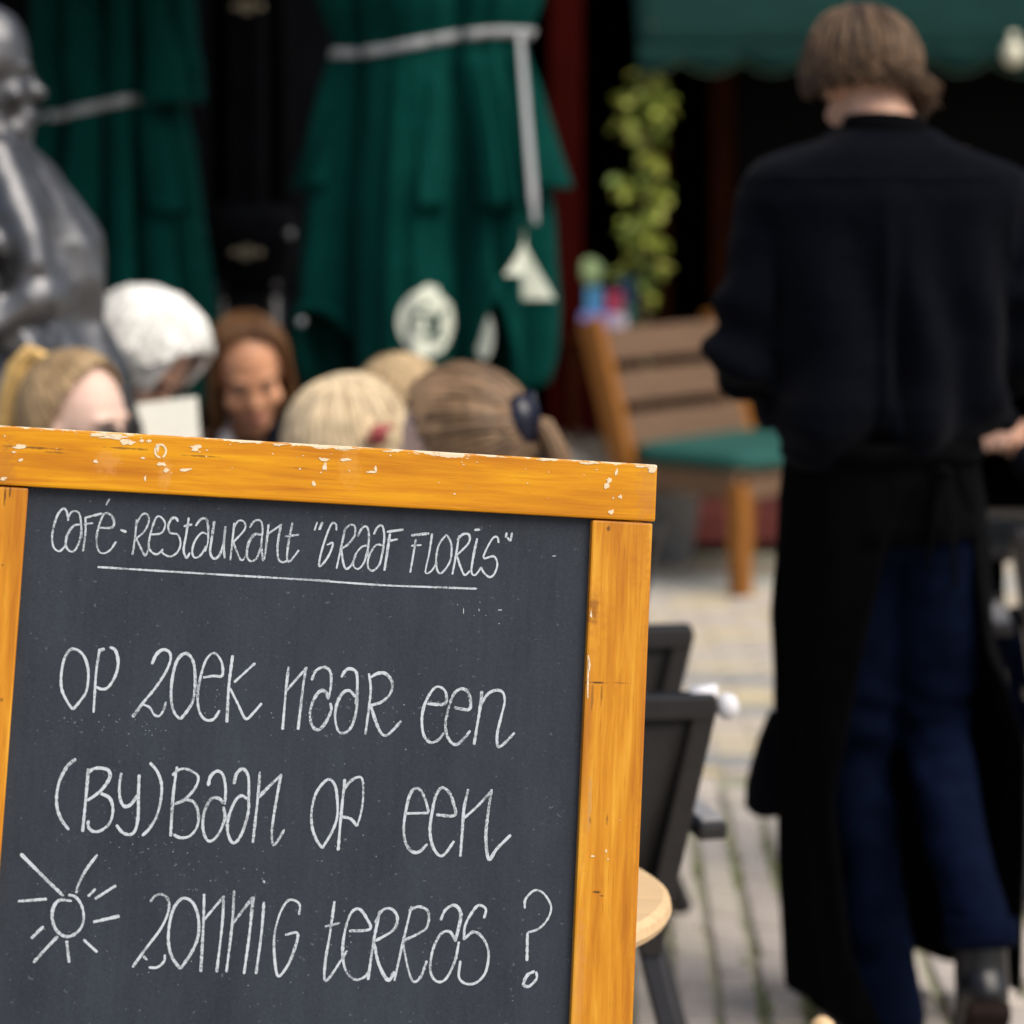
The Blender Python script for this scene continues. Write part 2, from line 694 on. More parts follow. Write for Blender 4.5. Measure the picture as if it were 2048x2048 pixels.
def wood_material(name, along, chips, marks=(), base=((.56, .2, .012), (.8, .36, .018), (.48, .155, .014))):
    """varnished pine: grain along one axis, worn pale chips towards the top edge, dark marks at given places"""
    m = bpy.data.materials.new(name)
    m.use_nodes = True
    nt = m.node_tree
    b = nt.nodes['Principled BSDF']
    L = nt.links.new
    tc = nd(nt, 'ShaderNodeTexCoord')
    sep = nd(nt, 'ShaderNodeSeparateXYZ')
    L(tc.outputs['Object'], sep.inputs[0])
    mp = nd(nt, 'ShaderNodeMapping')
    mp.inputs['Scale'].default_value = (5, 90, 60) if along == 'u' else (90, 5, 60)
    L(tc.outputs['Object'], mp.inputs[0])
    g = nd(nt, 'ShaderNodeTexNoise')
    g.inputs['Scale'].default_value = 1.6
    g.inputs['Detail'].default_value = 7
    g.inputs['Roughness'].default_value = .62
    g.inputs['Distortion'].default_value = .6
    L(mp.outputs[0], g.inputs['Vector'])
    # broad tone drift
    mp2 = nd(nt, 'ShaderNodeMapping')
    mp2.inputs['Scale'].default_value = (3, 22, 8) if along == 'u' else (26, 3.2, 8)
    L(tc.outputs['Object'], mp2.inputs[0])
    g2 = nd(nt, 'ShaderNodeTexNoise')
    g2.inputs['Scale'].default_value = 1.5
    g2.inputs['Detail'].default_value = 3
    L(mp2.outputs[0], g2.inputs['Vector'])
    mixv = math_node(nt, 'ADD', math_node(nt, 'MULTIPLY', g.outputs['Fac'], .45), math_node(nt, 'MULTIPLY', g2.outputs['Fac'], .55))
    cr = nd(nt, 'ShaderNodeValToRGB')
    e = cr.color_ramp.elements
    e[0].position, e[0].color = .36, (*base[2], 1)
    e[1].position, e[1].color = .5, (*base[0], 1)
    k = e.new(.62)
    k.color = (*base[1], 1)
    L(mixv, cr.inputs[0])
    col = cr.outputs[0]
    # fine dark pores
    mp3 = nd(nt, 'ShaderNodeMapping')
    mp3.inputs['Scale'].default_value = (40, 900, 100) if along == 'u' else (900, 40, 100)
    L(tc.outputs['Object'], mp3.inputs[0])
    g3 = nd(nt, 'ShaderNodeTexNoise')
    g3.inputs['Scale'].default_value = 1
    g3.inputs['Detail'].default_value = 2
    L(mp3.outputs[0], g3.inputs['Vector'])
    pr = nd(nt, 'ShaderNodeMapRange')
    pr.inputs['From Min'].default_value = .62
    pr.inputs['From Max'].default_value = .76
    L(g3.outputs['Fac'], pr.inputs['Value'])
    mx = nd(nt, 'ShaderNodeMix', data_type='RGBA')
    L(math_node(nt, 'MULTIPLY', pr.outputs[0], .32), mx.inputs['Factor'])
    L(col, mx.inputs['A'])
    mx.inputs['B'].default_value = (.2, .06, .008, 1)
    col = mx.outputs['Result']
    # dark stains, cracks and edge shading painted into the colour: (u, v, ru, rv, strength, colour)
    wob = nd(nt, 'ShaderNodeTexNoise')
    wob.inputs['Scale'].default_value = 160
    wob.inputs['Detail'].default_value = 4
    L(tc.outputs['Object'], wob.inputs['Vector'])
    for (u, v, ru, rv, st, c) in marks:
        du = math_node(nt, 'DIVIDE', math_node(nt, 'SUBTRACT', sep.outputs[0], u), ru)
        dv = math_node(nt, 'DIVIDE', math_node(nt, 'SUBTRACT', sep.outputs[1], v), rv)
        r = math_node(nt, 'SQRT', math_node(nt, 'ADD', math_node(nt, 'MULTIPLY', du, du), math_node(nt, 'MULTIPLY', dv, dv)))
        r = math_node(nt, 'ADD', r, math_node(nt, 'MULTIPLY', math_node(nt, 'SUBTRACT', wob.outputs['Fac'], .5), 2.2))
        f = nd(nt, 'ShaderNodeMapRange')
        f.inputs['From Min'].default_value = 1.15
        f.inputs['From Max'].default_value = .45
        f.inputs['To Max'].default_value = st
        L(r, f.inputs['Value'])
        mx = nd(nt, 'ShaderNodeMix', data_type='RGBA')
        L(f.outputs[0], mx.inputs['Factor'])
        L(col, mx.inputs['A'])
        mx.inputs['B'].default_value = (*c, 1)
        col = mx.outputs['Result']
    rough = .42
    b.inputs['Roughness'].default_value = rough
    b.inputs['Specular IOR Level'].default_value = .28
    if chips:
        # worn-through varnish, thickest along the upper edge (v = 0)
        cm = nd(nt, 'ShaderNodeMapping')
        cm.inputs['Scale'].default_value = (55, 170, 120)
        L(tc.outputs['Object'], cm.inputs[0])
        cn = nd(nt, 'ShaderNodeTexNoise')
        cn.inputs['Scale'].default_value = 1
        cn.inputs['Detail'].default_value = 6
        cn.inputs['Roughness'].default_value = .6
        L(cm.outputs[0], cn.inputs['Vector'])
        lo = nd(nt, 'ShaderNodeMapping')
        lo.inputs['Scale'].default_value = (11, 14, 14)
        L(tc.outputs['Object'], lo.inputs[0])
        ln = nd(nt, 'ShaderNodeTexNoise')
        ln.inputs['Scale'].default_value = 1
        ln.inputs['Detail'].default_value = 2
        L(lo.outputs[0], ln.inputs['Vector'])
        up = nd(nt, 'ShaderNodeMapRange')            # 0 deep inside .. 1 on the edge
        up.inputs['From Min'].default_value = -.0085
        up.inputs['From Max'].default_value = .001
        L(sep.outputs[1], up.inputs['Value'])
        s = math_node(nt, 'ADD', math_node(nt, 'ADD', math_node(nt, 'MULTIPLY', cn.outputs['Fac'], .75), math_node(nt, 'MULTIPLY', ln.outputs['Fac'], .55)),
                      math_node(nt, 'MULTIPLY', up.outputs[0], .3))
        f = nd(nt, 'ShaderNodeMapRange')
        f.inputs['From Min'].default_value = .865
        f.inputs['From Max'].default_value = .885
        L(s, f.inputs['Value'])
        mx = nd(nt, 'ShaderNodeMix', data_type='RGBA')
        L(f.outputs[0], mx.inputs['Factor'])
        L(col, mx.inputs['A'])
        mx.inputs['B'].default_value = (.78, .66, .46, 1)
        col = mx.outputs['Result']
        rr = nd(nt, 'ShaderNodeMapRange')
        rr.inputs['To Min'].default_value = rough
        rr.inputs['To Max'].default_value = .85
        L(f.outputs[0], rr.inputs['Value'])
        L(rr.outputs[0], b.inputs['Roughness'])
    L(col, b.inputs['Base Color'])
    bp = nd(nt, 'ShaderNodeBump')
    bp.inputs['Strength'].default_value = .22
    bp.inputs['Distance'].default_value = .0006
    L(math_node(nt, 'SUBTRACT', g.outputs['Fac'], math_node(nt, 'MULTIPLY', pr.outputs[0], .5)), bp.inputs['Height'])
    L(bp.outputs[0], b.inputs['Normal'])
    return m


def bar(name, u0, u1, v0, v1, w0, w1, m, parent=sb, bev=.0022):
    bm = bmesh.new()
    box(bm, ((u0 + u1) / 2, (v0 + v1) / 2, (w0 + w1) / 2), (u1 - u0, v1 - v0, w1 - w0), bev=bev)
    return fin(name, bm, m, parent)


def mk(px, py, rx, ry, st, c=(.05, .025, .012)):
    u, v = uv(px, py)
    return (u, v, rx * .000505, ry * .000505, st, c)


rail_marks = [mk(60, 895, 60, 2.5, .7), mk(255, 897, 45, 2.2, .6), mk(400, 912, 40, 2, .6), mk(110, 905, 25, 2, .5),
              mk(600, 936, 22, 1.6, .4), mk(1296, 985, 26, 70, .35, (.5, .2, .05)), mk(8, 940, 22, 60, .5, (.42, .15, .02)),
              mk(215, 925, 25, 26, .3, (.78, .38, .12)), mk(330, 950, 14, 30, .25, (.8, .42, .14)), mk(700, 930, 22, 45, .2, (.85, .45, .1))]
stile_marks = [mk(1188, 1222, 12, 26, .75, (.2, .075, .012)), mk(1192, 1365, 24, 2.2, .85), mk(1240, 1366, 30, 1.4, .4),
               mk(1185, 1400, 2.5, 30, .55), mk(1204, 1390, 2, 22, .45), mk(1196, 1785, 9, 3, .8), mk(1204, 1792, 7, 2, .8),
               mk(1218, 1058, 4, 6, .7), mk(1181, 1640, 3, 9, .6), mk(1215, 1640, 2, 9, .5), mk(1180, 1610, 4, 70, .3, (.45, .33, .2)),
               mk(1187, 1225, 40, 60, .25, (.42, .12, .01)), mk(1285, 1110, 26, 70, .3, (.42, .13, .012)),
               mk(1297, 1350, 12, 300, .4, (.48, .16, .015)), mk(1278, 1800, 12, 260, .4, (.45, .15, .014)), mk(1175, 1500, 9, 260, .3, (.5, .2, .03)), mk(1160, 1950, 12, 120, .3, (.62, .3, .1))]  # long outer-edge strips put the shading of a rounded stile into the colour
left_marks = [mk(10, 990, 2.5, 22, .8), mk(20, 985, 2, 16, .7), mk(5, 1130, 3, 3, .7), mk(3, 1400, 4, 4, .6)]
bar('top_rail', UOUT - .002, 0, -TB, 0, -.03, 0, wood_material('worn varnished rail', 'u', True, rail_marks, ((.66, .265, .003), (.79, .37, .005), (.5, .165, .004))))
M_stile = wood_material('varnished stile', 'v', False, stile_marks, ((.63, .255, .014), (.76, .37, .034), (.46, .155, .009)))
M_stile_l = wood_material('varnished stile with dark knots', 'v', False, left_marks, ((.63, .255, .014), (.76, .37, .034), (.46, .155, .009)))
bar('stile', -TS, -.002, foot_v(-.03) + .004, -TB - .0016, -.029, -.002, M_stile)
bar('stile', UOUT, UIN, foot_v(-.66) + .004, -TB - .0016, -.029, -.002, M_stile_l)
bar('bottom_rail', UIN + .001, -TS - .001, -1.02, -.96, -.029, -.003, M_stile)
# explicit flakes of lost varnish on the rail
M_flake = mat('bare pale wood', (.8, .66, .44), .85, var=.2, scale=300)
bm = bmesh.new()
rf = random.Random(5)


def flake(px, py, rx, ry, n=11, rough=.45):
    vs = []
    for i in range(n):
        a = 2 * math.pi * i / n
        k = 1 + rf.uniform(-rough, rough)
        u, v = uv(px + rx * k * math.cos(a), py + ry * k * math.sin(a))
        vs.append(bm.verts.new((u, min(v, -.0016), .0004)))
    bm.faces.new(vs)


for a in [(39, 893, 12, 3.5), (200, 869, 30, 4), (228, 874, 26, 6), (256, 884, 12, 6), (284, 882, 6, 3), (298, 882, 5, 3), (316, 896, 4, 8),
          (391, 895, 10, 6), (190, 923, 6, 3), (286, 916, 4, 2.5), (325, 928, 9, 4), (333, 940, 5, 4), (372, 939, 12, 3),
          (649, 919, 8, 3), (690, 919, 11, 3), (743, 944, 9, 2), (751, 938, 2, 6), (628, 967, 4, 5), (640, 916, 3, 2), (642, 887, 8, 2.5),
          (1218, 961, 6, 6), (1212, 972, 5, 5), (1240, 994, 4, 4), (1223, 1024, 5, 4.5), (1226, 996, 2, 2), (1233, 944, 3, 7), (1304, 938, 9, 7), (1285, 931, 22, 3.5),
          (876, 908, 5, 4), (650, 934, 5, 7), (290, 957, 2, 6), (7, 957, 6, 3), (28, 904, 5, 2), (42, 920, 5, 3), (600, 938, 2, 2), (885, 904, 4, 3),
          (500, 884, 30, 2.5), (560, 889, 18, 2), (690, 897, 25, 2.5), (780, 902, 14, 2), (1000, 913, 20, 2.2), (1090, 919, 24, 2.5), (1180, 925, 20, 3)]:
    flake(*a)
for k in range(36):
    px = rf.uniform(5, 1290)
    flake(px, 851 + px * .0605 + abs(rf.gauss(0, 34)) + 4, rf.uniform(.8, 2.6), rf.uniform(.7, 1.7), 6)
# ring-shaped scar on the rail
for i in range(16):
    a0, a1 = i / 16 * 6.283, (i + 1) / 16 * 6.283
    if i in (3, 10):
        continue
    q = [(321 + 13 * math.cos(a0), 902 + 15 * math.sin(a0)), (321 + 13 * math.cos(a1), 902 + 15 * math.sin(a1)),
         (321 + 9 * math.cos(a1), 902 + 11 * math.sin(a1)), (321 + 9 * math.cos(a0), 902 + 11 * math.sin(a0))]
    bm.faces.new([bm.verts.new((*uv(*p), .0004)) for p in q])
o = fin('worn_varnish', bm, M_flake, sb)
o['kind'] = 'stuff'
bm = bmesh.new()
for (px, py, rx, ry) in [(1182, 1228, 2, 7), (1178, 1330, 2.5, 20), (1177, 1318, 2, 8), (1186, 1712, 4, 2), (1212, 1702, 1.5, 3), (1216, 1718, 1.5, 2), (1240, 1640, 1, 1), (1176, 1360, 2, 30)]:
    vs = []
    for i in range(9):
        a = 2 * math.pi * i / 9
        k = 1 + rf.uniform(-.4, .4)
        u, v = uv(px + rx * k * math.cos(a), py + ry * k * math.sin(a), -.002)
        vs.append(bm.verts.new((max(u, -TS + .001), v, -.0016)))
    bm.faces.new(vs)
o = fin('worn_varnish', bm, M_flake, sb)
o['kind'] = 'stuff'


def slate_material():
    m = bpy.data.materials.new('chalkboard slate')
    m.use_nodes = True
    nt = m.node_tree
    L = nt.links.new
    b = nt.nodes['Principled BSDF']
    b.inputs['Roughness'].default_value = .62
    b.inputs['Specular IOR Level'].default_value = .35
    tc = nd(nt, 'ShaderNodeTexCoord')
    n1 = nd(nt, 'ShaderNodeTexNoise')       # smeared chalk haze
    mp = nd(nt, 'ShaderNodeMapping')
    mp.inputs['Scale'].default_value = (9, 3.5, 1)
    L(tc.outputs['Object'], mp.inputs[0])
    n1.inputs['Scale'].default_value = 1.3
    n1.inputs['Detail'].default_value = 8
    n1.inputs['Roughness'].default_value = .65
    L(mp.outputs[0], n1.inputs['Vector'])
    n2 = nd(nt, 'ShaderNodeTexNoise')       # fine tooth
    n2.inputs['Scale'].default_value = 420
    n2.inputs['Detail'].default_value = 2
    L(tc.outputs['Object'], n2.inputs['Vector'])
    n3 = nd(nt, 'ShaderNodeTexNoise')       # dust specks
    n3.inputs['Scale'].default_value = 230
    n3.inputs['Detail'].default_value = 1
    L(tc.outputs['Object'], n3.inputs['Vector'])
    mp4 = nd(nt, 'ShaderNodeMapping')       # faint wipe streaks
    mp4.inputs['Scale'].default_value = (160, 5, 1)
    L(tc.outputs['Object'], mp4.inputs[0])
    n4 = nd(nt, 'ShaderNodeTexNoise')
    n4.inputs['Scale'].default_value = 1
    n4.inputs['Detail'].default_value = 4
    L(mp4.outputs[0], n4.inputs['Vector'])
    a = math_node(nt, 'ADD', math_node(nt, 'MULTIPLY', n1.outputs['Fac'], .55), math_node(nt, 'MULTIPLY', n2.outputs['Fac'], .3))
    a = math_node(nt, 'ADD', a, math_node(nt, 'MULTIPLY', n4.outputs['Fac'], .15))
    cr = nd(nt, 'ShaderNodeValToRGB')
    e = cr.color_ramp.elements
    e[0].position, e[0].color = .34, (.0115, .0168, .025, 1)
    e[1].position, e[1].color = .66, (.033, .0425, .058, 1)
    L(a, cr.inputs[0])
    sp = nd(nt, 'ShaderNodeMapRange')
    sp.inputs['From Min'].default_value = .73
    sp.inputs['From Max'].default_value = .79
    sp.inputs['To Max'].default_value = .2
    L(n3.outputs['Fac'], sp.inputs['Value'])
    mx = nd(nt, 'ShaderNodeMix', data_type='RGBA')
    L(sp.outputs[0], mx.inputs['Factor'])
    L(cr.outputs[0], mx.inputs['A'])
    mx.inputs['B'].default_value = (.3, .33, .36, 1)
    L(mx.outputs['Result'], b.inputs['Base Color'])
    bp = nd(nt, 'ShaderNodeBump')
    bp.inputs['Strength'].default_value = .25
    bp.inputs['Distance'].default_value = .0004
    L(n2.outputs['Fac'], bp.inputs['Height'])
    L(bp.outputs[0], b.inputs['Normal'])
    return m


bar('board_panel', UIN - .004, -TS + .004, -.965, -TB + .004, -.02, PANEL_W, slate_material(), bev=0)
# rear half of the A-frame
rearM = Matrix.Translation((0, -.02, -.035)) @ Matrix.Rotation(math.radians(21), 4, 'X')
for u0, u1 in ((-TS, -.002), (UOUT, UIN)):
    bm = bmesh.new()
    box(bm, ((u0 + u1) / 2, -.6, -.0135), (u1 - u0, 1.2, .027), bev=.002)
    bmesh.ops.transform(bm, matrix=rearM, verts=bm.verts)
    fin('rear_leg', bm, M_stile, sb)
bm = bmesh.new()
box(bm, ((UIN - TS) / 2, -.52, -.015), (-UIN - TS - .002, .9, .008))
bmesh.ops.transform(bm, matrix=rearM, verts=bm.verts)
fin('rear_panel', bm, M_black, sb)
for u in (-.12, -.57):
    bm = bmesh.new()
    box(bm, (u, -.03, -.0345), (.05, .03, .006))
    fin('hinge', bm, M_gold, sb)

# ---- chalk writing
M_chalk = bpy.data.materials.new('white chalk')
M_chalk.use_nodes = True
nt = M_chalk.node_tree
b = nt.nodes['Principled BSDF']
b.inputs['Base Color'].default_value = (.56, .61, .66, 1)
b.inputs['Roughness'].default_value = .95
tc = nd(nt, 'ShaderNodeTexCoord')
n1 = nd(nt, 'ShaderNodeTexNoise')
n1.inputs['Scale'].default_value = 620
n1.inputs['Detail'].default_value = 3
nt.links.new(tc.outputs['Object'], n1.inputs['Vector'])
n2 = nd(nt, 'ShaderNodeTexNoise')
n2.inputs['Scale'].default_value = 45
nt.links.new(tc.outputs['Object'], n2.inputs['Vector'])
s_ = math_node(nt, 'ADD', n1.outputs['Fac'], math_node(nt, 'MULTIPLY', math_node(nt, 'SUBTRACT', n2.outputs['Fac'], .5), .75))
f = nd(nt, 'ShaderNodeMapRange')
f.inputs['From Min'].default_value = .26
f.inputs['From Max'].default_value = .52
f.inputs['To Min'].default_value = .3
nt.links.new(s_, f.inputs['Value'])
nt.links.new(f.outputs[0], b.inputs['Alpha'])


def smooth_path(pts, step=2.2):
    if len(pts) == 2:
        a, c = Vector(pts[0]), Vector(pts[1])
        n = max(2, int((c - a).length / step))
        return [a.lerp(c, i / n) for i in range(n + 1)]
    P_ = [Vector(p) for p in pts]
    P_ = [P_[0] * 2 - P_[1]] + P_ + [P_[-1] * 2 - P_[-2]]
    out = []
    for i in range(1, len(P_) - 2):
        p0, p1, p2, p3 = P_[i - 1:i + 3]
        n = max(2, int((p2 - p1).length / step))
        for k in range(n):
            t = k / n
            out.append(.5 * ((2 * p1) + (p2 - p0) * t + (2 * p0 - 5 * p1 + 4 * p2 - p3) * t * t + (3 * p1 - p0 - 3 * p2 + p3) * t ** 3))
    out.append(P_[-2])
    return out


chalk_rnd = random.Random(11)


def chalk(strokes, x0, y0, k, width, name='chalk_writing'):
    """strokes in enlarged-view units -> photograph pixels -> the board's own plane, as ribbons of chalk"""
    bm = bmesh.new()
    for st in strokes:
        pts = smooth_path([(x0 + x / k, y0 + y / k) for x, y in st])
        q = [Vector((*uv(p.x, p.y, PANEL_W), 0)) for p in pts]
        ph = chalk_rnd.uniform(0, 50)
        prev = None
        wl = chalk_rnd.uniform(.88, 1.12)
        for i, p in enumerate(q):
            t = q[min(i + 1, len(q) - 1)] - q[max(i - 1, 0)]
            t = t.normalized() if t.length > 1e-9 else Vector((1, 0, 0))
            nrm = Vector((-t.y, t.x, 0))
            w = width * .000505 * .5 * wl * (1 + .38 * noise.noise(Vector((i * .35 + ph, 0, 0))) + .4 * noise.noise(Vector((i * .045, ph, 0))))
            if i in (0, len(q) - 1):
                w *= .6
            z = PANEL_W + .0003
            a, c = p + nrm * w, p - nrm * w
            cur = (bm.verts.new((a.x, a.y, z)), bm.verts.new((c.x, c.y, z)))
            if prev:
                bm.faces.new((prev[0], prev[1], cur[1], cur[0]))
            prev = cur
    return fin(name, bm, M_chalk, sb)


chalk([
    [(400, 620), (390, 565), (370, 548), (340, 580), (315, 650), (305, 720), (315, 775), (345, 798), (370, 780), (388, 755)],
    [(395, 610), (415, 572), (440, 562), (465, 580), (475, 640), (478, 720)],
    [(470, 640), (430, 650), (395, 700), (385, 760), (405, 795), (435, 795), (465, 740), (475, 680)],
    [(500, 595), (500, 690), (485, 800)], [(505, 600), (600, 575)], [(490, 640), (545, 632)],
    [(575, 660), (655, 658), (667, 620), (645, 582), (610, 580), (582, 640), (565, 720), (575, 790), (605, 810), (645, 790), (680, 740)],
    [(642, 490), (620, 528)], [(705, 672), (740, 685)],
    [(800, 610), (790, 720), (775, 820)], [(797, 640), (830, 585), (860, 580), (872, 620), (845, 680), (795, 725)],
    [(798, 725), (830, 790), (850, 822), (872, 780)],
    [(885, 700), (945, 690), (967, 640), (945, 600), (915, 600), (885, 680), (870, 760), (885, 800), (920, 815), (955, 785)],
    [(1042, 625), (1030, 603), (1005, 607), (985, 650), (997, 690), (1040, 700), (1057, 750), (1040, 800), (1000, 828), (960, 815), (945, 795)],
    [(1105, 600), (1090, 700), (1075, 790), (1092, 835), (1112, 805)], [(1075, 652), (1125, 640)],
    [(1145, 650), (1170, 615), (1200, 605), (1217, 640), (1217, 740), (1200, 800)],
    [(1215, 700), (1180, 690), (1140, 740), (1125, 800), (1140, 835), (1175, 820), (1208, 765)],
    [(1255, 620), (1240, 720), (1230, 800), (1250, 840), (1285, 820), (1310, 740), (1320, 650)], [(1320, 650), (1310, 760), (1315, 840)],
    [(1372, 630), (1360, 740), (1348, 850)], [(1370, 660), (1395, 620), (1428, 625), (1432, 670), (1365, 745)], [(1365, 745), (1395, 820), (1415, 852), (1438, 825)],
    [(1460, 660), (1490, 620), (1525, 620), (1537, 670), (1530, 760), (1540, 855)],
    [(1530, 700), (1490, 700), (1455, 750), (1445, 820), (1465, 855), (1500, 840), (1530, 770)],
    [(1572, 640), (1560, 750), (1547, 850)], [(1562, 700), (1650, 640)], [(1645, 640), (1625, 760), (1630, 840), (1655, 862), (1690, 850)],
    [(1712, 630), (1690, 740), (1680, 830), (1690, 860), (1720, 830), (1750, 790)], [(1665, 712), (1750, 700)],
], 0, 830, 2.927, 3.9)
chalk([
    [(90, 480), (75, 525)], [(118, 480), (100, 522)],
    [(190, 525), (187, 492), (165, 490), (135, 560), (108, 650), (100, 710), (125, 692), (155, 645), (172, 590), (140, 600)],
    [(237, 510), (215, 610), (190, 725)], [(226, 530), (258, 497), (285, 503), (285, 550), (250, 597), (212, 622)], [(215, 622), (225, 690), (240, 725), (268, 705), (292, 650)],
    [(300, 555), (325, 512), (350, 507), (360, 560), (350, 660)], [(355, 602), (320, 612), (285, 660), (280, 710), (305, 725), (335, 690), (352, 630)],
    [(385, 545), (405, 507), (430, 502), (440, 560), (430, 650)], [(430, 602), (395, 602), (360, 660), (355, 715), (380, 735), (415, 700), (432, 630)],
    [(470, 540), (455, 640), (440, 735)], [(453, 532), (540, 520)], [(460, 580), (510, 570)],
    [(605, 570), (590, 660), (575, 745)], [(580, 550), (675, 540)], [(580, 605), (635, 600)],
    [(690, 540), (675, 640), (655, 742), (685, 737), (715, 690)],
    [(765, 545), (725, 600), (710, 680), (720, 740), (745, 742), (785, 680), (790, 600), (768, 548)],
    [(830, 550), (815, 650), (795, 755)], [(820, 575), (850, 545), (882, 547), (880, 590), (818, 655)], [(818, 655), (840, 720), (860, 757), (888, 735)],
    [(925, 565), (905, 660), (895, 740), (915, 757), (948, 715)], [(910, 522), (940, 520)],
    [(1037, 590), (1030, 560), (1005, 567), (965, 640), (962, 670), (1012, 660), (1030, 700), (1015, 750), (990, 768), (960, 745), (945, 715)],
    [(1080, 535), (1073, 562)], [(1107, 535), (1098, 577), (1082, 560)],
], 600, 860, 2.611, 4.0)
chalk([[(195, 1134), (420, 1148), (660, 1162)], [(600, 1158.5), (760, 1170), (860, 1174), (954, 1177.5)]], 0, 0, 1, 3.3, 'chalk_underline')
W2 = 5.0
chalk([
    [(215, 615), (170, 550), (130, 460), (125, 350), (150, 220), (200, 150), (260, 160), (310, 220), (335, 330), (320, 470), (270, 550), (215, 615)],
    [(420, 160), (395, 330), (375, 640)], [(410, 158), (462, 147)], [(500, 130), (545, 160), (565, 250), (545, 350), (490, 440), (440, 457), (395, 440)],
], 90, 1260, 3.864, W2)
chalk([
    [(825, 265), (860, 190), (910, 152), (960, 170), (970, 230), (930, 330), (850, 450), (760, 560), (675, 675)],
    [(760, 575), (810, 600), (840, 650), (880, 665), (915, 620), (935, 555)],
    [(1045, 690), (1000, 640), (975, 540), (980, 400), (1010, 260), (1060, 190), (1110, 190), (1150, 260), (1160, 400), (1145, 540), (1095, 630), (1045, 690)],
    [(1220, 368), (1300, 355), (1368, 352), (1368, 260), (1330, 192), (1290, 182), (1240, 240), (1200, 370), (1180, 500), (1190, 620), (1235, 690), (1300, 690), (1350, 620)],
    [(1450, 195), (1420, 440), (1405, 715)], [(1625, 255), (1460, 405)], [(1430, 450), (1490, 570), (1550, 685), (1610, 640), (1675, 565)],
], 90, 1260, 3.864, W2)
chalk([
    [(175, 160), (155, 340), (130, 630)], [(158, 340), (312, 165)], [(305, 165), (280, 330), (245, 630)],
    [(345, 262), (380, 190), (440, 165), (485, 200), (490, 300), (470, 400)],
    [(470, 405), (455, 355), (415, 340), (370, 390), (335, 490), (345, 590), (390, 630), (440, 590), (490, 490), (485, 430)],
    [(565, 240), (600, 187), (640, 177), (680, 210), (685, 330), (675, 440)],
    [(670, 385), (630, 340), (585, 350), (540, 420), (520, 530), (545, 640), (600, 650), (650, 590), (680, 470), (685, 330)],
    [(772, 210), (785, 330), (770, 480), (745, 665)], [(785, 240), (840, 210), (900, 215), (945, 280), (930, 360), (870, 420), (785, 450)],
    [(785, 450), (820, 560), (860, 650), (900, 672), (950, 632), (1012, 565)],
], 530, 1290, 3.715, W2)
chalk([
    [(1205, 437), (1332, 437), (1347, 370), (1320, 322), (1270, 312), (1220, 370), (1180, 460), (1165, 560), (1180, 670), (1230, 725), (1290, 702), (1330, 650)],
    [(1405, 465), (1515, 478), (1525, 400), (1500, 340), (1450, 327), (1400, 370), (1360, 480), (1340, 600), (1365, 700), (1420, 740), (1480, 692), (1525, 635)],
    [(1610, 340), (1600, 450), (1552, 742)], [(1600, 450), (1650, 370), (1710, 337), (1765, 350), (1780, 420), (1755, 530), (1725, 660), (1730, 750), (1770, 738), (1855, 650)],
], 530, 1290, 3.715, W2)
chalk([
    [(240, 145), (175, 200), (115, 310), (90, 430), (95, 530), (130, 620), (185, 695)],
    [(335, 220), (320, 400), (290, 710)], [(320, 270), (370, 225), (430, 217), (490, 235), (500, 290), (450, 370), (390, 425), (325, 468)],
    [(430, 412), (500, 450), (525, 540), (500, 640), (430, 700), (370, 705), (335, 670), (335, 620)],
    [(590, 250), (575, 350), (580, 450), (610, 510), (660, 500), (720, 420)], [(728, 265), (722, 420), (720, 580), (700, 690), (660, 730), (600, 715), (550, 655)],
    [(810, 175), (865, 240), (900, 340), (895, 460), (865, 580), (810, 680), (750, 740)],
    [(1020, 205), (990, 430), (970, 745)], [(985, 275), (1020, 237), (1080, 222), (1150, 250), (1185, 290), (1160, 370), (1080, 460), (1000, 495)],
    [(1080, 460), (1150, 480), (1185, 570), (1175, 670), (1120, 740), (1050, 755), (990, 730)],
    [(1260, 355), (1280, 280), (1330, 240), (1375, 270), (1395, 370), (1390, 500)],
    [(1385, 490), (1340, 450), (1280, 460), (1230, 560), (1220, 680), (1250, 770), (1295, 775), (1350, 710), (1390, 600), (1378, 515)],
    [(1460, 340), (1480, 262), (1530, 222), (1570, 280), (1575, 400), (1572, 480)],
    [(1570, 460), (1520, 430), (1470, 470), (1420, 590), (1410, 700), (1440, 785), (1480, 785), (1530, 700), (1570, 560), (1575, 480)],
    [(1660, 245), (1645, 440), (1605, 795)], [(1648, 445), (1740, 350), (1830, 265)], [(1825, 265), (1790, 450), (1755, 680), (1760, 805), (1790, 790), (1850, 690)],
], 90, 1480, 3.864, W2)
chalk([
    [(265, 725), (215, 650), (180, 540), (180, 400), (220, 260), (310, 160), (370, 210), (390, 350), (385, 480), (340, 600), (265, 725)],
    [(450, 155), (430, 350), (415, 500), (395, 745)], [(440, 250), (490, 180), (560, 140), (597, 170), (600, 320), (580, 450), (550, 545)], [(550, 545), (500, 485), (420, 465)],
], 580, 1520, 4.111, W2)
chalk([
    [(935, 440), (1140, 435)], [(1140, 430), (1110, 320), (1070, 245), (1020, 237), (980, 300), (950, 430), (935, 560), (950, 680), (1000, 750), (1060, 755), (1130, 690)],
    [(1200, 450), (1352, 455), (1345, 360), (1310, 270), (1250, 227), (1200, 290), (1170, 420), (1150, 570), (1170, 700), (1220, 780), (1270, 775), (1350, 665)],
    [(1465, 238), (1430, 400), (1415, 600), (1400, 795)], [(1422, 485), (1540, 380), (1660, 250)], [(1658, 240), (1630, 420), (1610, 640), (1635, 815), (1700, 730), (1815, 615)],
], 580, 1520, 4.111, W2)
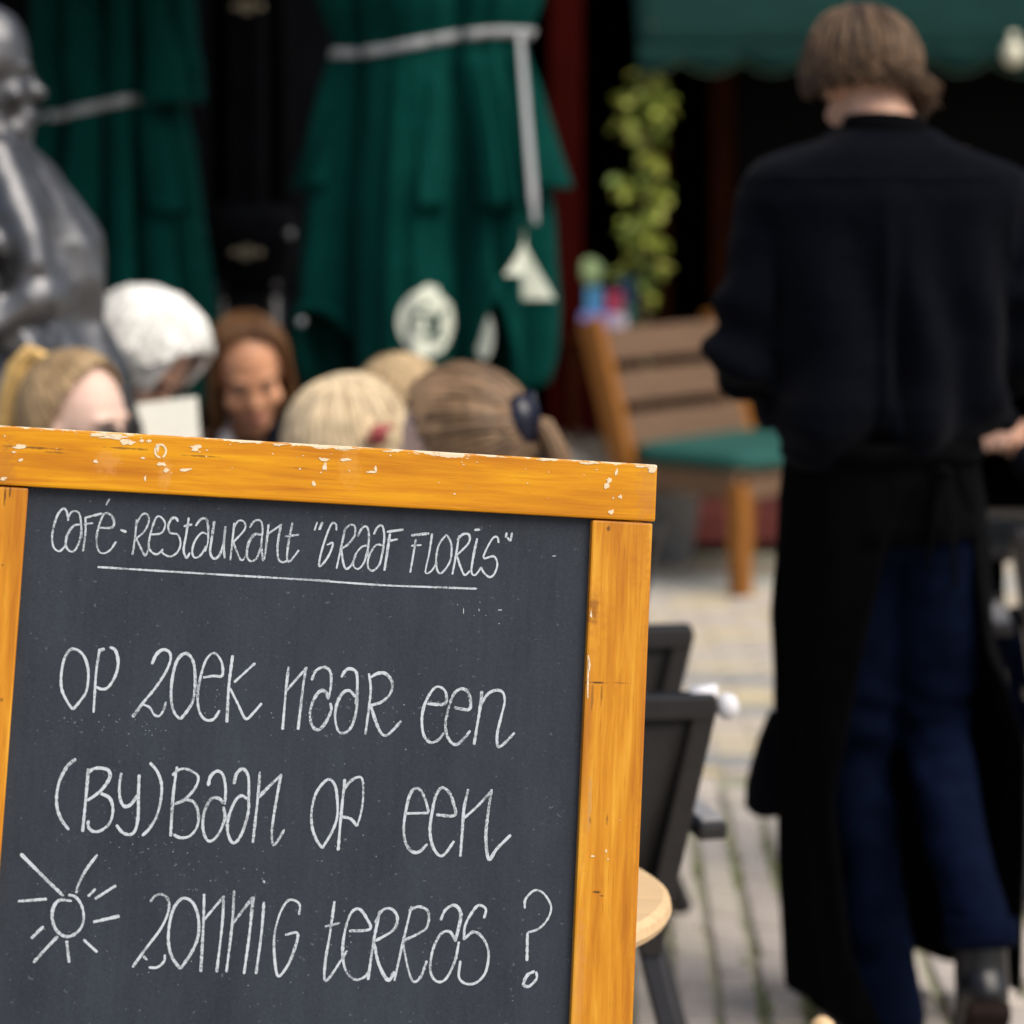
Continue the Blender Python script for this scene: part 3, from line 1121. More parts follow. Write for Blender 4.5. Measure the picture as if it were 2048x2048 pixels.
chalk([
    [(880, 362), (905, 330), (945, 318), (985, 350), (985, 420), (940, 520), (850, 640), (775, 745)],
    [(838, 680), (862, 702)], [(870, 746), (920, 745), (960, 710), (965, 670)],
    [(1055, 755), (1005, 680), (985, 580), (1000, 450), (1035, 370), (1080, 340), (1130, 370), (1160, 450), (1160, 560), (1120, 660), (1055, 755)],
    [(1195, 315), (1190, 500), (1175, 772)], [(1193, 468), (1310, 330)], [(1310, 325), (1300, 500), (1268, 775)],
    [(1370, 295), (1360, 480), (1325, 775)], [(1365, 485), (1480, 335)], [(1482, 330), (1460, 550), (1428, 785)],
    [(1545, 362), (1530, 550), (1498, 785)], [(1540, 238), (1552, 252)],
    [(1750, 437), (1755, 380), (1720, 352), (1680, 360), (1635, 440), (1605, 570), (1610, 720), (1630, 797), (1680, 740), (1720, 650), (1742, 547), (1668, 555)],
], 0, 1680, 2.927, W2)
chalk([
    [(400, 320), (445, 335), (480, 390), (490, 460), (470, 520), (420, 560), (370, 560), (325, 520), (305, 450), (315, 390), (350, 352), (420, 357)],
    [(120, 80), (200, 160), (290, 250), (372, 327)], [(570, 85), (500, 180), (455, 270), (446, 312)], [(105, 358), (190, 352), (275, 345)],
    [(515, 330), (560, 285)], [(555, 345), (680, 265)], [(545, 480), (700, 445)], [(182, 577), (255, 505)], [(195, 718), (265, 640), (338, 563)],
    [(390, 588), (405, 718)], [(488, 583), (570, 657)],
], 0, 1680, 2.927, 5.4, 'chalk_sun_drawing')
chalk([
    [(135, 172), (110, 350), (85, 500), (80, 602), (110, 590), (205, 445)], [(82, 312), (165, 292)],
    [(215, 337), (330, 326), (310, 262), (270, 215), (225, 240), (190, 350), (180, 470), (200, 560), (250, 605), (300, 590), (325, 560)],
    [(385, 225), (350, 400), (320, 607)], [(360, 292), (400, 222), (450, 215), (482, 262), (460, 330), (360, 392)], [(352, 400), (380, 520), (430, 607), (468, 560)],
    [(560, 200), (515, 390), (465, 612)], [(545, 225), (600, 202), (652, 230), (647, 310), (600, 350), (515, 390)], [(513, 400), (540, 540), (570, 615), (610, 590), (645, 500)],
    [(720, 277), (750, 217), (800, 195), (832, 240), (820, 320), (800, 395)], [(803, 390), (770, 340), (720, 355), (675, 450), (665, 560), (700, 615), (750, 600), (800, 500), (822, 395)],
    [(960, 267), (970, 215), (930, 195), (890, 240), (855, 310), (850, 387)], [(850, 382), (900, 342), (950, 370), (985, 450), (970, 560), (920, 620), (860, 627), (822, 590), (830, 500)],
], 620, 1740, 2.76, W2)
chalk([
    [(1185, 212), (1190, 160), (1240, 112), (1290, 130), (1330, 200), (1312, 270), (1260, 325), (1200, 345)], [(1200, 345), (1197, 502)],
    [(1240, 558), (1200, 580), (1178, 630), (1208, 642), (1250, 600), (1248, 560)],
], 620, 1740, 2.76, W2)
# chalk dust fallen off the strokes, faint old marks
bm = bmesh.new()
spots = []
for cx, cy, n, s in ((260, 1450, 26, 40), (130, 1440, 8, 20), (360, 1690, 40, 60), (700, 1690, 10, 60), (500, 1880, 40, 160), (660, 1430, 30, 60), (870, 1440, 30, 60),
                     (430, 1400, 14, 30), (100, 1760, 12, 60), (800, 1900, 40, 220), (960, 1225, 6, 30)):
    for _ in range(n):
        spots.append((rf.gauss(cx, s), rf.gauss(cy, s * .55), rf.uniform(.4, 1.15), rf.uniform(.4, 1.1)))
spots += [(927, 1222, .8, 7), (958, 1220, .8, 3), (1000, 1220, 5, 1), (1108, 1112, 5, 1), (60, 1785, 4, 1)]
for px, py, rx, ry in spots:
    if not 60 < px < 1130 or py > 2040:
        continue
    bm.faces.new([bm.verts.new((*uv(px + rx * math.cos(a), py + ry * math.sin(a), PANEL_W), PANEL_W + .0003)) for a in (0, 1.2, 2.5, 3.8, 5)])
o = fin('chalk_dust', bm, M_chalk, sb)
o['kind'] = 'stuff'

# ================================================================ PARASOLS
def parasol(label, c, segs, prof, flaps, strap_z, strap_tail, marks, seed, amp=1.0, holes=()):
    """closed parasol: pleated cloth bundle round a pole. segs: cleft angles (deg, 0 faces the terrace); prof: (z, radius)"""
    t = thing('closed_parasol', label, 'parasol', c)
    cl = sorted(a % 360 for a in segs)
    zs = [p[0] for p in prof]
    rs = [p[1] for p in prof]

    def rad(a, z):
        a %= 360
        lo = max([q for q in cl if q <= a], default=cl[-1] - 360)
        hi = min([q for q in cl if q > a], default=cl[0] + 360)
        w = hi - lo
        k = (a - lo) / w
        lobe = max(0, math.sin(math.pi * k)) ** .42
        r = float(np.interp(-z, [-q for q in zs], rs))
        depth = min(.62, .02 * w) * amp * float(np.interp(z, [strap_z - .75, strap_z - .08, strap_z, strap_z + .1, strap_z + .5], [1, .7, .3, .6, .9]))
        n = noise.noise(Vector((a * .03 + seed, z * 2.2, seed))) * .05 + noise.noise(Vector((math.cos(math.radians(a)) * 4 + seed, math.sin(math.radians(a)) * 4, z * 5))) * .03
        n += .085 * noise.noise(Vector((math.cos(math.radians(a)) * 7, math.sin(math.radians(a)) * 7, z * .7 + seed))) * float(np.interp(z, [strap_z - .5, strap_z - .1, strap_z + .02, strap_z + .15], [1, .9, .35, .9]))
        return r * (1 - depth * (1 - lobe) + n)

    def pt(a, z, off=0):
        r = rad(a, z) + off
        return Vector((r * math.sin(math.radians(a)), -r * math.cos(math.radians(a)), z))

    bm = bmesh.new()
    na, nzs = 180, 60
    z1, z0 = zs[0], zs[-1]
    G = []
    for j in range(nzs + 1):
        row = []
        for i in range(na):
            a = i * 360 / na
            zb = z0 + .05 * noise.noise(Vector((math.cos(math.radians(a)) * 2, math.sin(math.radians(a)) * 2, seed)))
            row.append(bm.verts.new(pt(a, z1 + (zb - z1) * j / nzs)))
        G.append(row)
    for j in range(nzs):
        for i in range(na):
            k = (i + 1) % na
            vz = (G[j][i].co.z + G[j + 1][k].co.z) / 2
            va = ((i + .5) * 2 + 180) % 360 - 180
            if any(a0 < va < a1 and vz < zb + (zt - zb) * math.sin(math.pi * (va - a0) / (a1 - a0)) ** .6 for a0, a1, zt, zb in holes):
                continue
            bm.faces.new((G[j][i], G[j][k], G[j + 1][k], G[j + 1][i]))
    for a0, a1, zt, zb in holes:
        b2 = bmesh.new()
        tube(b2, [pt(a0 + (a1 - a0) * q / 16, zb + (zt + .012 - zb) * math.sin(math.pi * q / 16) ** .6, .012) for q in range(17)], .014, 8)
        fin('turned_hem', b2, M_green, t, smooth=True)
    can = fin('canopy', bm, M_green, t, smooth=True)
    s = can.modifiers.new('thick', 'SOLIDIFY')
    s.thickness = .004
    for (a0, a1, zt, zb, off, flare) in flaps:
        bm = bmesh.new()
        rows = []
        n, m = 16, 14
        for j in range(m + 1):
            k = j / m
            row = []
            for i in range(n + 1):
                q = i / n
                a = a0 + (a1 - a0) * q
                edge = math.sin(math.pi * q) ** .7
                z = zt + (zb - zt) * k
                o = off * (.3 + .7 * k) + flare * k * (.35 + .65 * edge) + .008 * math.sin(q * 9 + k * 3 + seed)
                p = pt(a, z, o)
                row.append(bm.verts.new(p))
            rows.append(row)
        for j in range(m):
            for i in range(n):
                bm.faces.new((rows[j][i], rows[j][i + 1], rows[j + 1][i + 1], rows[j + 1][i]))
        fo = fin('valance_flap', bm, M_green, t, smooth=True)
        s = fo.modifiers.new('thick', 'SOLIDIFY')
        s.thickness = .004
    # strap
    bm = bmesh.new()
    R = []
    for i in range(73):
        a = i * 5
        zc = strap_z + .03 * math.sin(math.radians(a)) + .006 * math.sin(math.radians(a * 3))
        lo, hi = pt(a, zc - .0125, .007), pt(a, zc + .0125, .007)
        R.append((bm.verts.new(lo), bm.verts.new(hi)))
    for p, q in zip(R, R[1:]):
        bm.faces.new((p[0], q[0], q[1], p[1]))
    so = fin('strap', bm, M_strap, t, smooth=True)
    s = so.modifiers.new('thick', 'SOLIDIFY')
    s.thickness = .003
    if strap_tail:
        a0, a1, zb = strap_tail
        bm = bmesh.new()
        R = []
        for j in range(25):
            k = j / 24
            z = strap_z + .02 + (zb - strap_z) * k
            a = a0 + (a1 - a0) * k
            p = pt(a0, strap_z + .02, .025).lerp(pt(a1, zb, .075), k) + Vector((0, -.03 * math.sin(math.pi * k), 0))
            d = Vector((math.cos(math.radians(a)), math.sin(math.radians(a)), 0)) * (.014 if k < .9 else .009)
            R.append((bm.verts.new(p - d), bm.verts.new(p + d)))
        for p, q in zip(R, R[1:]):
            bm.faces.new((p[0], q[0], q[1], p[1]))
        so = fin('strap_tail', bm, M_strap, t, smooth=True)
        s = so.modifiers.new('thick', 'SOLIDIFY')
        s.thickness = .003
    for name, polys, mm, off in marks:
        bm = bmesh.new()
        for poly in polys:
            vs = [bm.verts.new((p[0], 0, p[1])) for p in poly]
            bm.faces.new(vs)
        bmesh.ops.triangulate(bm, faces=bm.faces[:])
        for _ in range(3):
            bmesh.ops.subdivide_edges(bm, edges=[e for e in bm.edges if e.calc_length() > 1.2], cuts=1)
        for v in bm.verts:
            v.co = pt(v.co.x, v.co.z, off)
        mo = fin(name, bm, mm, t, smooth=True)
    bm = bmesh.new()
    tube(bm, [(0, 0, .06), (0, 0, z1 + .4)], .024, 12)
    fin('pole', bm, M_char, t, smooth=True)
    bm = bmesh.new()
    for k in range(8):
        a = k * math.pi / 4 + .2
        tube(bm, [(.17 * math.cos(a), .17 * math.sin(a), z0 + .02), (.1 * math.cos(a), .1 * math.sin(a), z1 - .1)], .045, 8)
    fin('shade_ribs', bm, M_black, t, smooth=True)  # thick black ribs, added to darken the hollows inside the cloth
    bm = bmesh.new()
    box(bm, (0, 0, .03), (.5, .5, .06), bev=.01)
    fin('base', bm, M_char, t)
    return t


def disc(a, z, ra, rz, n=22, f=None):
    """an outline in (angle, height/deg-scaled) space"""
    out = []
    for i in range(n):
        q = 2 * math.pi * i / n
        k = f(q) if f else 1
        out.append((a + ra * k * math.cos(q), z + rz * k * math.sin(q)))
    return out


UD = 7.6
us = UD / F


def uz(py, d=UD):
    return CAMZ - (py - 238) * d / F


def emblem_edge(q):
    # a round badge whose upper right is broken by an upright sprig
    k = 1.0
    for a0, dk in ((1.05, -.16), (1.3, .1), (1.62, .12), (.75, -.12)):
        k += dk * math.exp(-((q - a0) / .12) ** 2)
    return k


ea, ez = 1.0, uz(627)
ra, rz = 57 / 258 * 57.3, 66 * us
green_bits = []
for dx, dy, w, h in ((-.35, .28, .16, .1), (.1, .1, .22, .16), (.3, -.12, .14, .22), (.05, -.34, .26, .1), (-.62, -.15, .06, .3), (.5, .28, .1, .14), (-.1, .5, .16, .07), (.42, -.45, .1, .1), (-.3, -.05, .07, .12)):
    green_bits.append(disc(ea + dx * ra, ez + dy * rz, w * ra, h * rz, 9, lambda q: 1 + .25 * math.sin(3 * q + dx * 9)))
pale = [disc(ea, ez, ra, rz, 40, emblem_edge), disc(25, ez - .035, 2.6, .06, 14)]
stroke = lambda a0, z0, a1, z1, w: [(a0 - w, z0), (a0 + w, z0), (a1 + w, z1), (a1 - w, z1)]
letter = [stroke(51, uz(440), 41, uz(540), 3.4), stroke(53, uz(455), 62, uz(592), 4.6)]
p1 = parasol('green folded parasol with a pale round emblem, tied by a grey strap', P(860, 238, UD).xy.to_3d(),
             [-152, -122, -92, -50, 21, 33, 54, 90, 135, 172],
             [(2.75, .2), (2.35, .26), (uz(0), .295), (uz(60), .262), (uz(90), .245), (uz(150), .268), (uz(371), .318), (uz(600), .335), (uz(700), .33), (uz(765), .31)],
             [(-82, -58, uz(120), uz(372), .01, .008), (-4, 10, uz(150), uz(408), .012, .03), (22, 41, uz(110), uz(408), .015, .045), (46, 84, uz(105), uz(374), .015, .045),
              (110, 150, uz(110), uz(380), .012, .05), (-140, -95, uz(110), uz(380), .012, .05)],
             uz(88), (60, 42, uz(440)), [('emblem', pale, M_print, .012), ('emblem_print', green_bits, M_green, .0155), ('lettering', letter, M_print, .012)], 3.1,
             holes=[(-76, -46, uz(612), uz(790)), (20, 43, uz(560), uz(790))])
bm = bmesh.new()
a_ = -58
ell(bm, (.37 * math.sin(math.radians(a_)), -.37 * math.cos(math.radians(a_)) - .02, uz(632)), (.011, .008, .011), 10)
fin('eyelet', bm, M_zinc, p1, smooth=True)

UD2 = 8.0
p2 = parasol('green folded parasol in shade at the far left behind the statue', P(222, 238, UD2).xy.to_3d(),
             [-150, -110, -70, -28, 6, 30, 62, 95, 135, 170],
             [(2.7, .18), (2.3, .24), (uz(0, UD2), .225), (uz(130, UD2), .235), (uz(215, UD2), .2), (uz(280, UD2), .225), (uz(560, UD2), .275), (uz(680, UD2), .29), (uz(800, UD2), .28)],
             [(32, 92, uz(40, UD2), uz(205, UD2), .012, .07), (-60, -30, uz(230, UD2), uz(480, UD2), .012, .03), (34, 70, uz(225, UD2), uz(420, UD2), .012, .03)],
             uz(214, UD2), None, [], 8.3)
p2.rotation_euler = (0, 0, math.radians(-4))

# ================================================================ CAST-IRON COLUMN
CD = 8.35
lc = thing('cast_iron_column', 'black cast iron lamp column standing between the two green parasols', 'column', P(500, 238, CD).xy.to_3d())
cs = CD / F
cz = lambda py: CAMZ - (py - 238) * cs
bm = bmesh.new()
box(bm, (0, 0, (cz(480) + 3.6) / 2), (.07, .19, 3.6 - cz(480)))
fin('shaft', bm, M_black, lc)
for x in (-.082, .082):
    bm = bmesh.new()
    tube(bm, [(x, -.03, cz(470)), (x, -.03, 3.6)], .03, 12)
    fin('side_rib', bm, M_black, lc, smooth=True)
bm = bmesh.new()
vloft(bm, [(0, 0, cz(575), .09, .1), (0, 0, cz(545), .115, .11), (0, 0, cz(500), .135, .12), (0, 0, cz(430), .13, .12), (0, 0, cz(405), .09, .09)], 24, 4)
fin('collar', bm, M_black, lc, smooth=True)
bm = bmesh.new()
vloft(bm, [(0, 0, 0, .2, .18), (0, 0, .12, .2, .18), (0, 0, .16, .13, .13), (0, 0, cz(585), .1, .11)], 24, 4)
fin('pedestal', bm, M_black, lc, smooth=True)
for x in (-.072, .072):
    bm = bmesh.new()
    tube(bm, [(x, -.085, .2), (x, -.085, cz(590))], [.026, .026], 10)
    ell(bm, (x, -.085, cz(570)), (.02, .015, .02), 10)
    fin('corner_roll', bm, M_char, lc, smooth=True)
for px, py in ((414, 457), (586, 464)):
    bm = bmesh.new()
    ell(bm, ((px - 500) * cs, -.12, cz(py)), (.012, .009, .012), 12)
    fin('bolt', bm, M_zinc, lc, smooth=True)
for py in (17, 502):
    bm = bmesh.new()
    bmesh.ops.create_cone(bm, segments=20, radius1=.022, radius2=.018, depth=.01, cap_ends=True,
                          matrix=Matrix.Translation((0, -.1 if py < 100 else -.125, cz(py))) @ Matrix.Rotation(math.pi / 2, 4, 'X'))
    for dx in (-.035, .035):
        ell(bm, (dx, -.098 if py < 100 else -.123, cz(py)), (.012, .008, .01), 10)
    fin('rosette', bm, M_gold, lc)

# ================================================================ CHAIRS
def make_chair():
    t = thing('terrace_chair', None, 'chair')
    hw0, hw1 = .23, .302
    zs0, zs1 = .48, .775
    yb0, yb1 = -.2, -.27           # the back leans towards -Y; the chair faces +Y
    for s in (-1, 1):
        bm = bmesh.new()
        beam(bm, (s * hw0, yb0, .41), (s * hw1, yb1, zs1 + .01), .034, .03, Vector((0, 1, 0)), bev=.005)
        fin('back_post', bm, M_char, t)
        bm = bmesh.new()
        beam(bm, (s * (hw0 + .0), yb0 + .015, .42), (s * (hw0 + .095), yb0 - .12, .0), .03, .035, Vector((0, 1, 0)), bev=.004)
        fin('leg', bm, M_char, t)
        bm = bmesh.new()
        beam(bm, (s * (hw0 + .01), .24, .63), (s * (hw0 + .0), .22, .0), .03, .035, Vector((0, 1, 0)), bev=.004)
        fin('leg', bm, M_char, t)
        bm = bmesh.new()
        beam(bm, (s * (hw1 + .018), yb0 - .03, .585), (s * (hw0 + .01), .27, .60), .042, .024, bev=.006)
        arm = fin('armrest', bm, M_char, t)
        bm = bmesh.new()
        beam(bm, (s * (hw1 + .018), yb0 - .02, .600), (s * (hw0 + .012), .26, .615), .034, .007, bev=.003)
        fin('arm_pad', bm, M_pad, arm)
    bm = bmesh.new()
    beam(bm, (-hw1 - .012, yb1, zs1), (hw1 + .012, yb1, zs1), .035, .035, bev=.006)
    fin('top_rail', bm, M_char, t)
    bm = bmesh.new()
    V = []
    n, m = 10, 8
    for j in range(m + 1):
        k = j / m
        row = []
        for i in range(n + 1):
            q = i / n * 2 - 1
            x = q * (hw0 + (hw1 - hw0) * k - .004)
            y = yb0 + (yb1 - yb0) * k - .03 * (1 - q * q) * math.sin(math.pi * k)
            row.append(bm.verts.new((x, y, zs0 + .005 + (zs1 - zs0 - .02) * k)))
        V.append(row)
    for j in range(m):
        for i in range(n):
            bm.faces.new((V[j][i], V[j][i + 1], V[j + 1][i + 1], V[j + 1][i]))
    o = fin('backrest', bm, M_weave, t, smooth=True)
    s = o.modifiers.new('thick', 'SOLIDIFY')
    s.thickness = .008
    bm = bmesh.new()
    beam(bm, (-hw0 - .01, yb0, .455), (hw0 + .01, yb0, .455), .04, .045, bev=.008)
    for s in (-1, 1):
        beam(bm, (s * hw0, yb0, .435), (s * (hw0 + .01), .25, .44), .03, .03, bev=.004)
    beam(bm, (-hw0, .25, .44), (hw0, .25, .44), .035, .035, bev=.004)
    fin('seat_frame', bm, M_char, t)
    bm = bmesh.new()
    box(bm, (0, .025, .452), (2 * hw0 - .03, .44, .012), bev=.004)
    fin('seat', bm, M_weave, t)
    return t


chair = make_chair()
CH_GROUP = 'dark metal terrace chairs'


def place_chair(x, y, deg, label, first=[True]):
    o = chair if first[0] else copy_tree(chair)
    first[0] = False
    o.location = (x, y, 0)
    o.rotation_euler = (0, 0, math.radians(deg))
    o['label'] = label
    o['group'] = CH_GROUP
    return o


place_chair(-.055, 4.42, 6, 'dark metal chair right behind the pale round table, back turned')
place_chair(1.28, 6.15, 4, 'dark metal chair at the right edge behind the waiter')

# ================================================================ PALE TABLE, WOODEN POST
pt_ = thing('round_table', 'pale wooden round table partly hidden behind the chalkboard sign', 'table', (-.092, 3.46, 0))
bm = bmesh.new()
R_ = lathe(bm, [(.262, .672), (.274, .676), (.278, .684), (.276, .694), (.268, .700)], 64)
fin('tabletop', bm, M_pale, pt_, smooth=False)
bm = bmesh.new()
lathe(bm, [(.17, 0), (.17, .015), (.03, .04), (.025, .63), (.12, .672)], 24)
fin('pedestal', bm, M_char, pt_, smooth=True)
bm = bmesh.new()
R_ = lathe(bm, [(.017, 0), (.016, .30), (.012, .345), (.016, .362), (.0185, .38), (.015, .396), (.006, .403)], 20)
c = P(1645, 2034, 3.95)
st = fin('turned_post', bm, M_pale, smooth=True, loc=(c.x, c.y, c.z - .403))
st.scale = (1, 1, 1)
tag(st, 'slim pale wooden post with rounded top near the bottom edge', 'post')
if c.z < .403:
    st.scale = (1, 1, c.z / .403)
    st.location.z = 0

# ================================================================ SLATTED BENCH CHAIR WITH CUSHION
BD = 10.35
bs = BD / F
bc = thing('slatted_chair', 'brown wooden slatted chair with a green seat cushion by the cafe front', 'chair', (.80, BD + .06, 0), math.radians(50))
# local: faces -Y (towards the camera), back at +Y
W_, D_ = .72, .46
lean = math.tan(math.radians(17))
for s in (-1, 1):
    bm = bmesh.new()
    beam(bm, (s * W_ / 2, .22, .36), (s * W_ / 2, .22 + .54 * lean, .90), .045, .085, Vector((0, 1, 0)), bev=.006)
    beam(bm, (s * W_ / 2, .24, 0), (s * W_ / 2, .22, .4), .045, .06, Vector((0, 1, 0)), bev=.006)
    fin('back_post', bm, M_orange if s < 0 else M_orange, bc)
    bm = bmesh.new()
    beam(bm, (s * W_ / 2, -.26, 0), (s * W_ / 2, -.25, .37), .06, .06, Vector((0, 1, 0)), bev=.006)
    fin('leg', bm, M_orange, bc)
    bm = bmesh.new()
    beam(bm, (s * W_ / 2, -.25, .36), (s * W_ / 2, .22, .36), .035, .07, bev=.004)
    fin('side_rail', bm, M_bench, bc)
for z0 in (.52, .665, .81):
    bm = bmesh.new()
    y = .22 + (z0 - .36) * lean
    box(bm, (0, y - .035, z0), (W_ - .05, .022, .115), Matrix.Rotation(-math.radians(17), 3, 'X'), bev=.005)
    fin('back_slat', bm, M_bench, bc)
bm = bmesh.new()
box(bm, (0, -.255, .355), (W_ - .07, .03, .075), bev=.004)
fin('front_rail', bm, M_bench, bc)
for i in range(5):
    bm = bmesh.new()
    box(bm, (0, -.21 + i * .098, .405), (W_ + .02, .085, .018), bev=.003)
    fin('seat_slat', bm, M_bench, bc)
bm = bmesh.new()
R_ = []
for z, k in ((.416, .93), (.425, .985), (.445, 1.0), (.463, .985), (.476, .93)):
    ring = []
    R_.append(((0, -.035, z), (W_ / 2 * k + .015, 0, 0), (0, .26 * k, 0)))
loft(bm, R_, 48, 6)
cu = fin('seat_cushion', bm, M_cush, smooth=False)
cu.parent = None
cu.location = bc.location
cu.rotation_euler = bc.rotation_euler
tag(cu, 'green seat cushion lying on the brown slatted chair', 'cushion')

# things round that chair
bk = thing('zinc_bucket', 'grey zinc bucket standing under the slatted chair', 'bucket', (P(1325, 238, 10.75).x, 10.75, 0))
bm = bmesh.new()
lathe(bm, [(.10, 0), (.105, .004), (.14, .25), (.146, .255), (.146, .262), (.135, .262), (.1, .02)], 28)
fin('body', bm, M_zinc, bk, smooth=True)
bm = bmesh.new()
tube(bm, [(.14 * math.cos(a), -.02, .25 + .10 * math.sin(a)) for a in [math.pi * i / 12 for i in range(13)]], .005, 6)
fin('handle', bm, M_zinc, bk, smooth=True)

pl = thing('stone_planter', 'pale grey stone planter at the foot of the red timber post', 'planter', (P(1172, 238, 10.6).x, 10.6, 0))
bm = bmesh.new()
lathe(bm, [(.12, 0), (.13, .02), (.105, .1), (.12, .25), (.15, .36), (.155, .40), (.14, .405), (.12, .36)], 28)
fin('pot', bm, mat('pale grey stone', (.36, .33, .3), .85, var=.35, scale=18, bump=.5), pl, smooth=True)
bm = bmesh.new()
for i in range(60):
    a, r = r2.uniform(0, 6.28), r2.uniform(0, .13)
    h = r2.uniform(.03, .10)
    c = Vector((r * math.cos(a), r * math.sin(a), .40))
    d = Vector((math.cos(a + 1.57), math.sin(a + 1.57), 0)) * .012
    v = [bm.verts.new(c - d), bm.verts.new(c + d), bm.verts.new(c + Vector((r2.gauss(0, .03), r2.gauss(0, .03), h)))]
    bm.faces.new(v)
o = fin('grey_foliage', bm, mat('grey foliage', (.3, .27, .22), .8, var=.3, island=.5), pl)
o['kind'] = 'stuff'

# small tall table behind the chair with a caddy of cards and a pale green ball plant
TD = 10.95
tx = P(1203, 238, TD).x
bt = thing('bar_table', 'dark slim table behind the slatted chair carrying the colourful caddy', 'table', (tx + .02, TD + .05, 0))
ttz = CAMZ - (668 - 238) * TD / F
bm = bmesh.new()
box(bm, (0, 0, ttz - .015), (.3, .26, .03), bev=.004)
fin('tabletop', bm, M_dbrown, bt)
for sx in (-1, 1):
    for sy in (-1, 1):
        bm = bmesh.new()
        beam(bm, (sx * .13, sy * .11, 0), (sx * .12, sy * .1, ttz - .03), .03, .03, Vector((0, 1, 0)))
        fin('leg', bm, M_dbrown, bt)
cad = thing('card_caddy', 'colourful caddy of blue, red and green cards on the slim dark table', 'caddy', (tx - .01, TD - .02, ttz))
ts_ = TD / F
for nm, px, py, w, h, dy, col in (('tray', 1198, 645, 76, 40, 0, (.26, .25, .62)), ('card', 1190, 605, 36, 62, .02, (.1, .36, .62)), ('card', 1229, 603, 34, 44, .0, (.55, .06, .12)),
                                  ('card', 1254, 590, 34, 74, .05, (.03, .12, .26)), ('card', 1252, 628, 26, 40, .03, (.08, .34, .27)), ('card', 1236, 640, 34, 26, -.05, (.62, .52, .62))):
    bm = bmesh.new()
    box(bm, ((px - 1203) * ts_ + .01, dy, CAMZ - (py - 238) * ts_ - ttz), (w * ts_, .1 if nm == 'tray' else .012, h * ts_), bev=.002)
    fin(nm, bm, mat('print ' + str(px), col, .5, var=.1), cad)
bp_ = thing('ball_plant', 'small round pale green plant ball above the colourful caddy', 'plant', (tx - .02, TD - .02, ttz))
bm = bmesh.new()
ell(bm, ((1188 - 1200) * ts_, .045, CAMZ - (545 - 238) * ts_ - ttz), (.05, .05, .05), 16)
for v in bm.verts:
    v.co += Vector((0, 0, 1)) * .006 * noise.noise(v.co * 60)
fin('leaf_ball', bm, mat('pale green leaves', (.4, .55, .26), .8, var=.35, scale=60, bump=.5), bp_)
bm = bmesh.new()
tube(bm, [((1188 - 1200) * ts_, .045, .001), ((1188 - 1200) * ts_, .045, CAMZ - (560 - 238) * ts_ - ttz)], .012, 8)
fin('stem', bm, mat('green stem', (.1, .2, .12), .7), bp_)

# ================================================================ CLIMBING PLANT
PD = 10.9
ps = PD / F
cpx = P(1288, 238, PD).x
cp = thing('climbing_plant', 'bright yellow green climbing plant on a cane beside the dark doorway', 'plant', (cpx, PD, 0))
bm = bmesh.new()
lathe(bm, [(.09, 0), (.13, .22), (.14, .25), (.12, .25), (.1, .2)], 20)
fin('pot', bm, M_dbrown, cp, smooth=True)
bm = bmesh.new()
tube(bm, [(.0, 0, .2), (.01, .01, .8), (0, 0, 1.4), (.03, 0, 1.95)], .009, 8)
fin('cane', bm, M_bench, cp)
bm = bmesh.new()
st = [(.03 * math.sin(q * 1.3), .03 * math.cos(q * 1.3), .25 + q * .066) for q in range(26)]
tube(bm, st, .006, 6)
fin('vine', bm, mat('vine stem', (.12, .2, .05), .7), cp)


def leaf_mesh(L, w, fold, m):
    b = bmesh.new()
    pts = [(0, 0), (.35, .55), (.62, .62), (.85, .32), (1, 0)]
    mid, lf, rt = [], [], []
    for x, y in pts:
        z = .16 * L * math.sin(x * 2.6)
        mid.append(b.verts.new((x * L, 0, z)))
        if 0 < x < 1:
            lf.append(b.verts.new((x * L, y * w, z + fold * y * w)))
            rt.append(b.verts.new((x * L, -y * w, z + fold * y * w)))
    for s in (lf, rt):
        b.faces.new((mid[0], mid[1], s[0]))
        for i in range(2):
            b.faces.new((mid[i + 1], mid[i + 2], s[i + 1], s[i]))
        b.faces.new((mid[3], mid[4], s[2]))
    me = bpy.data.meshes.new('leaf')
    b.to_mesh(me)
    b.free()
    me.materials.append(m)
    return me


leaf_m = [mat('leaf %d' % i, c, .45, var=.2, scale=40) for i, c in enumerate([(.42, .47, .075), (.32, .39, .06), (.54, .58, .15), (.13, .19, .025)])]
leaf_me = [leaf_mesh(.048 + .010 * (i % 3), .03, .35, m) for i, m in enumerate(leaf_m * 3)]
clumps = [((1306, 165), 26, 20), ((1315, 200), 22, 22), ((1265, 195), 20, 16), ((1300, 262), 30, 26), ((1250, 245), 16, 12), ((1322, 228), 12, 12), ((1306, 318), 14, 14),
          ((1252, 372), 26, 20), ((1318, 388), 18, 20), ((1300, 440), 26, 22), ((1265, 468), 28, 26), ((1312, 478), 20, 20), ((1270, 540), 34, 12), ((1315, 540), 18, 10), ((1300, 600), 26, 7)]
for (px, py), sp, n in clumps:
    for _ in range(n):
        qx, qy = px - 3 + r2.gauss(0, sp * .38), py + r2.gauss(0, sp * .45)
        if not 1236 < qx < 1332:
            continue
        o = bpy.data.objects.new('leaf', r2.choice(leaf_me))
        COL.objects.link(o)
        o.parent = cp
        o.location = ((qx - 1288) * ps, r2.gauss(-.02, .05), CAMZ - (qy - 238) * ps)
        o.rotation_euler = (r2.gauss(0, .6), r2.uniform(-.2, 1.1), r2.uniform(0, 6.28))
        k = r2.uniform(.7, 1.25)
        o.scale = (k, k, k)

# ================================================================ PEOPLE
HC0, HE = Vector((0, -.012, .025)), Vector((.084, .106, .108))      # hair shell, head space: +Y face, +Z up


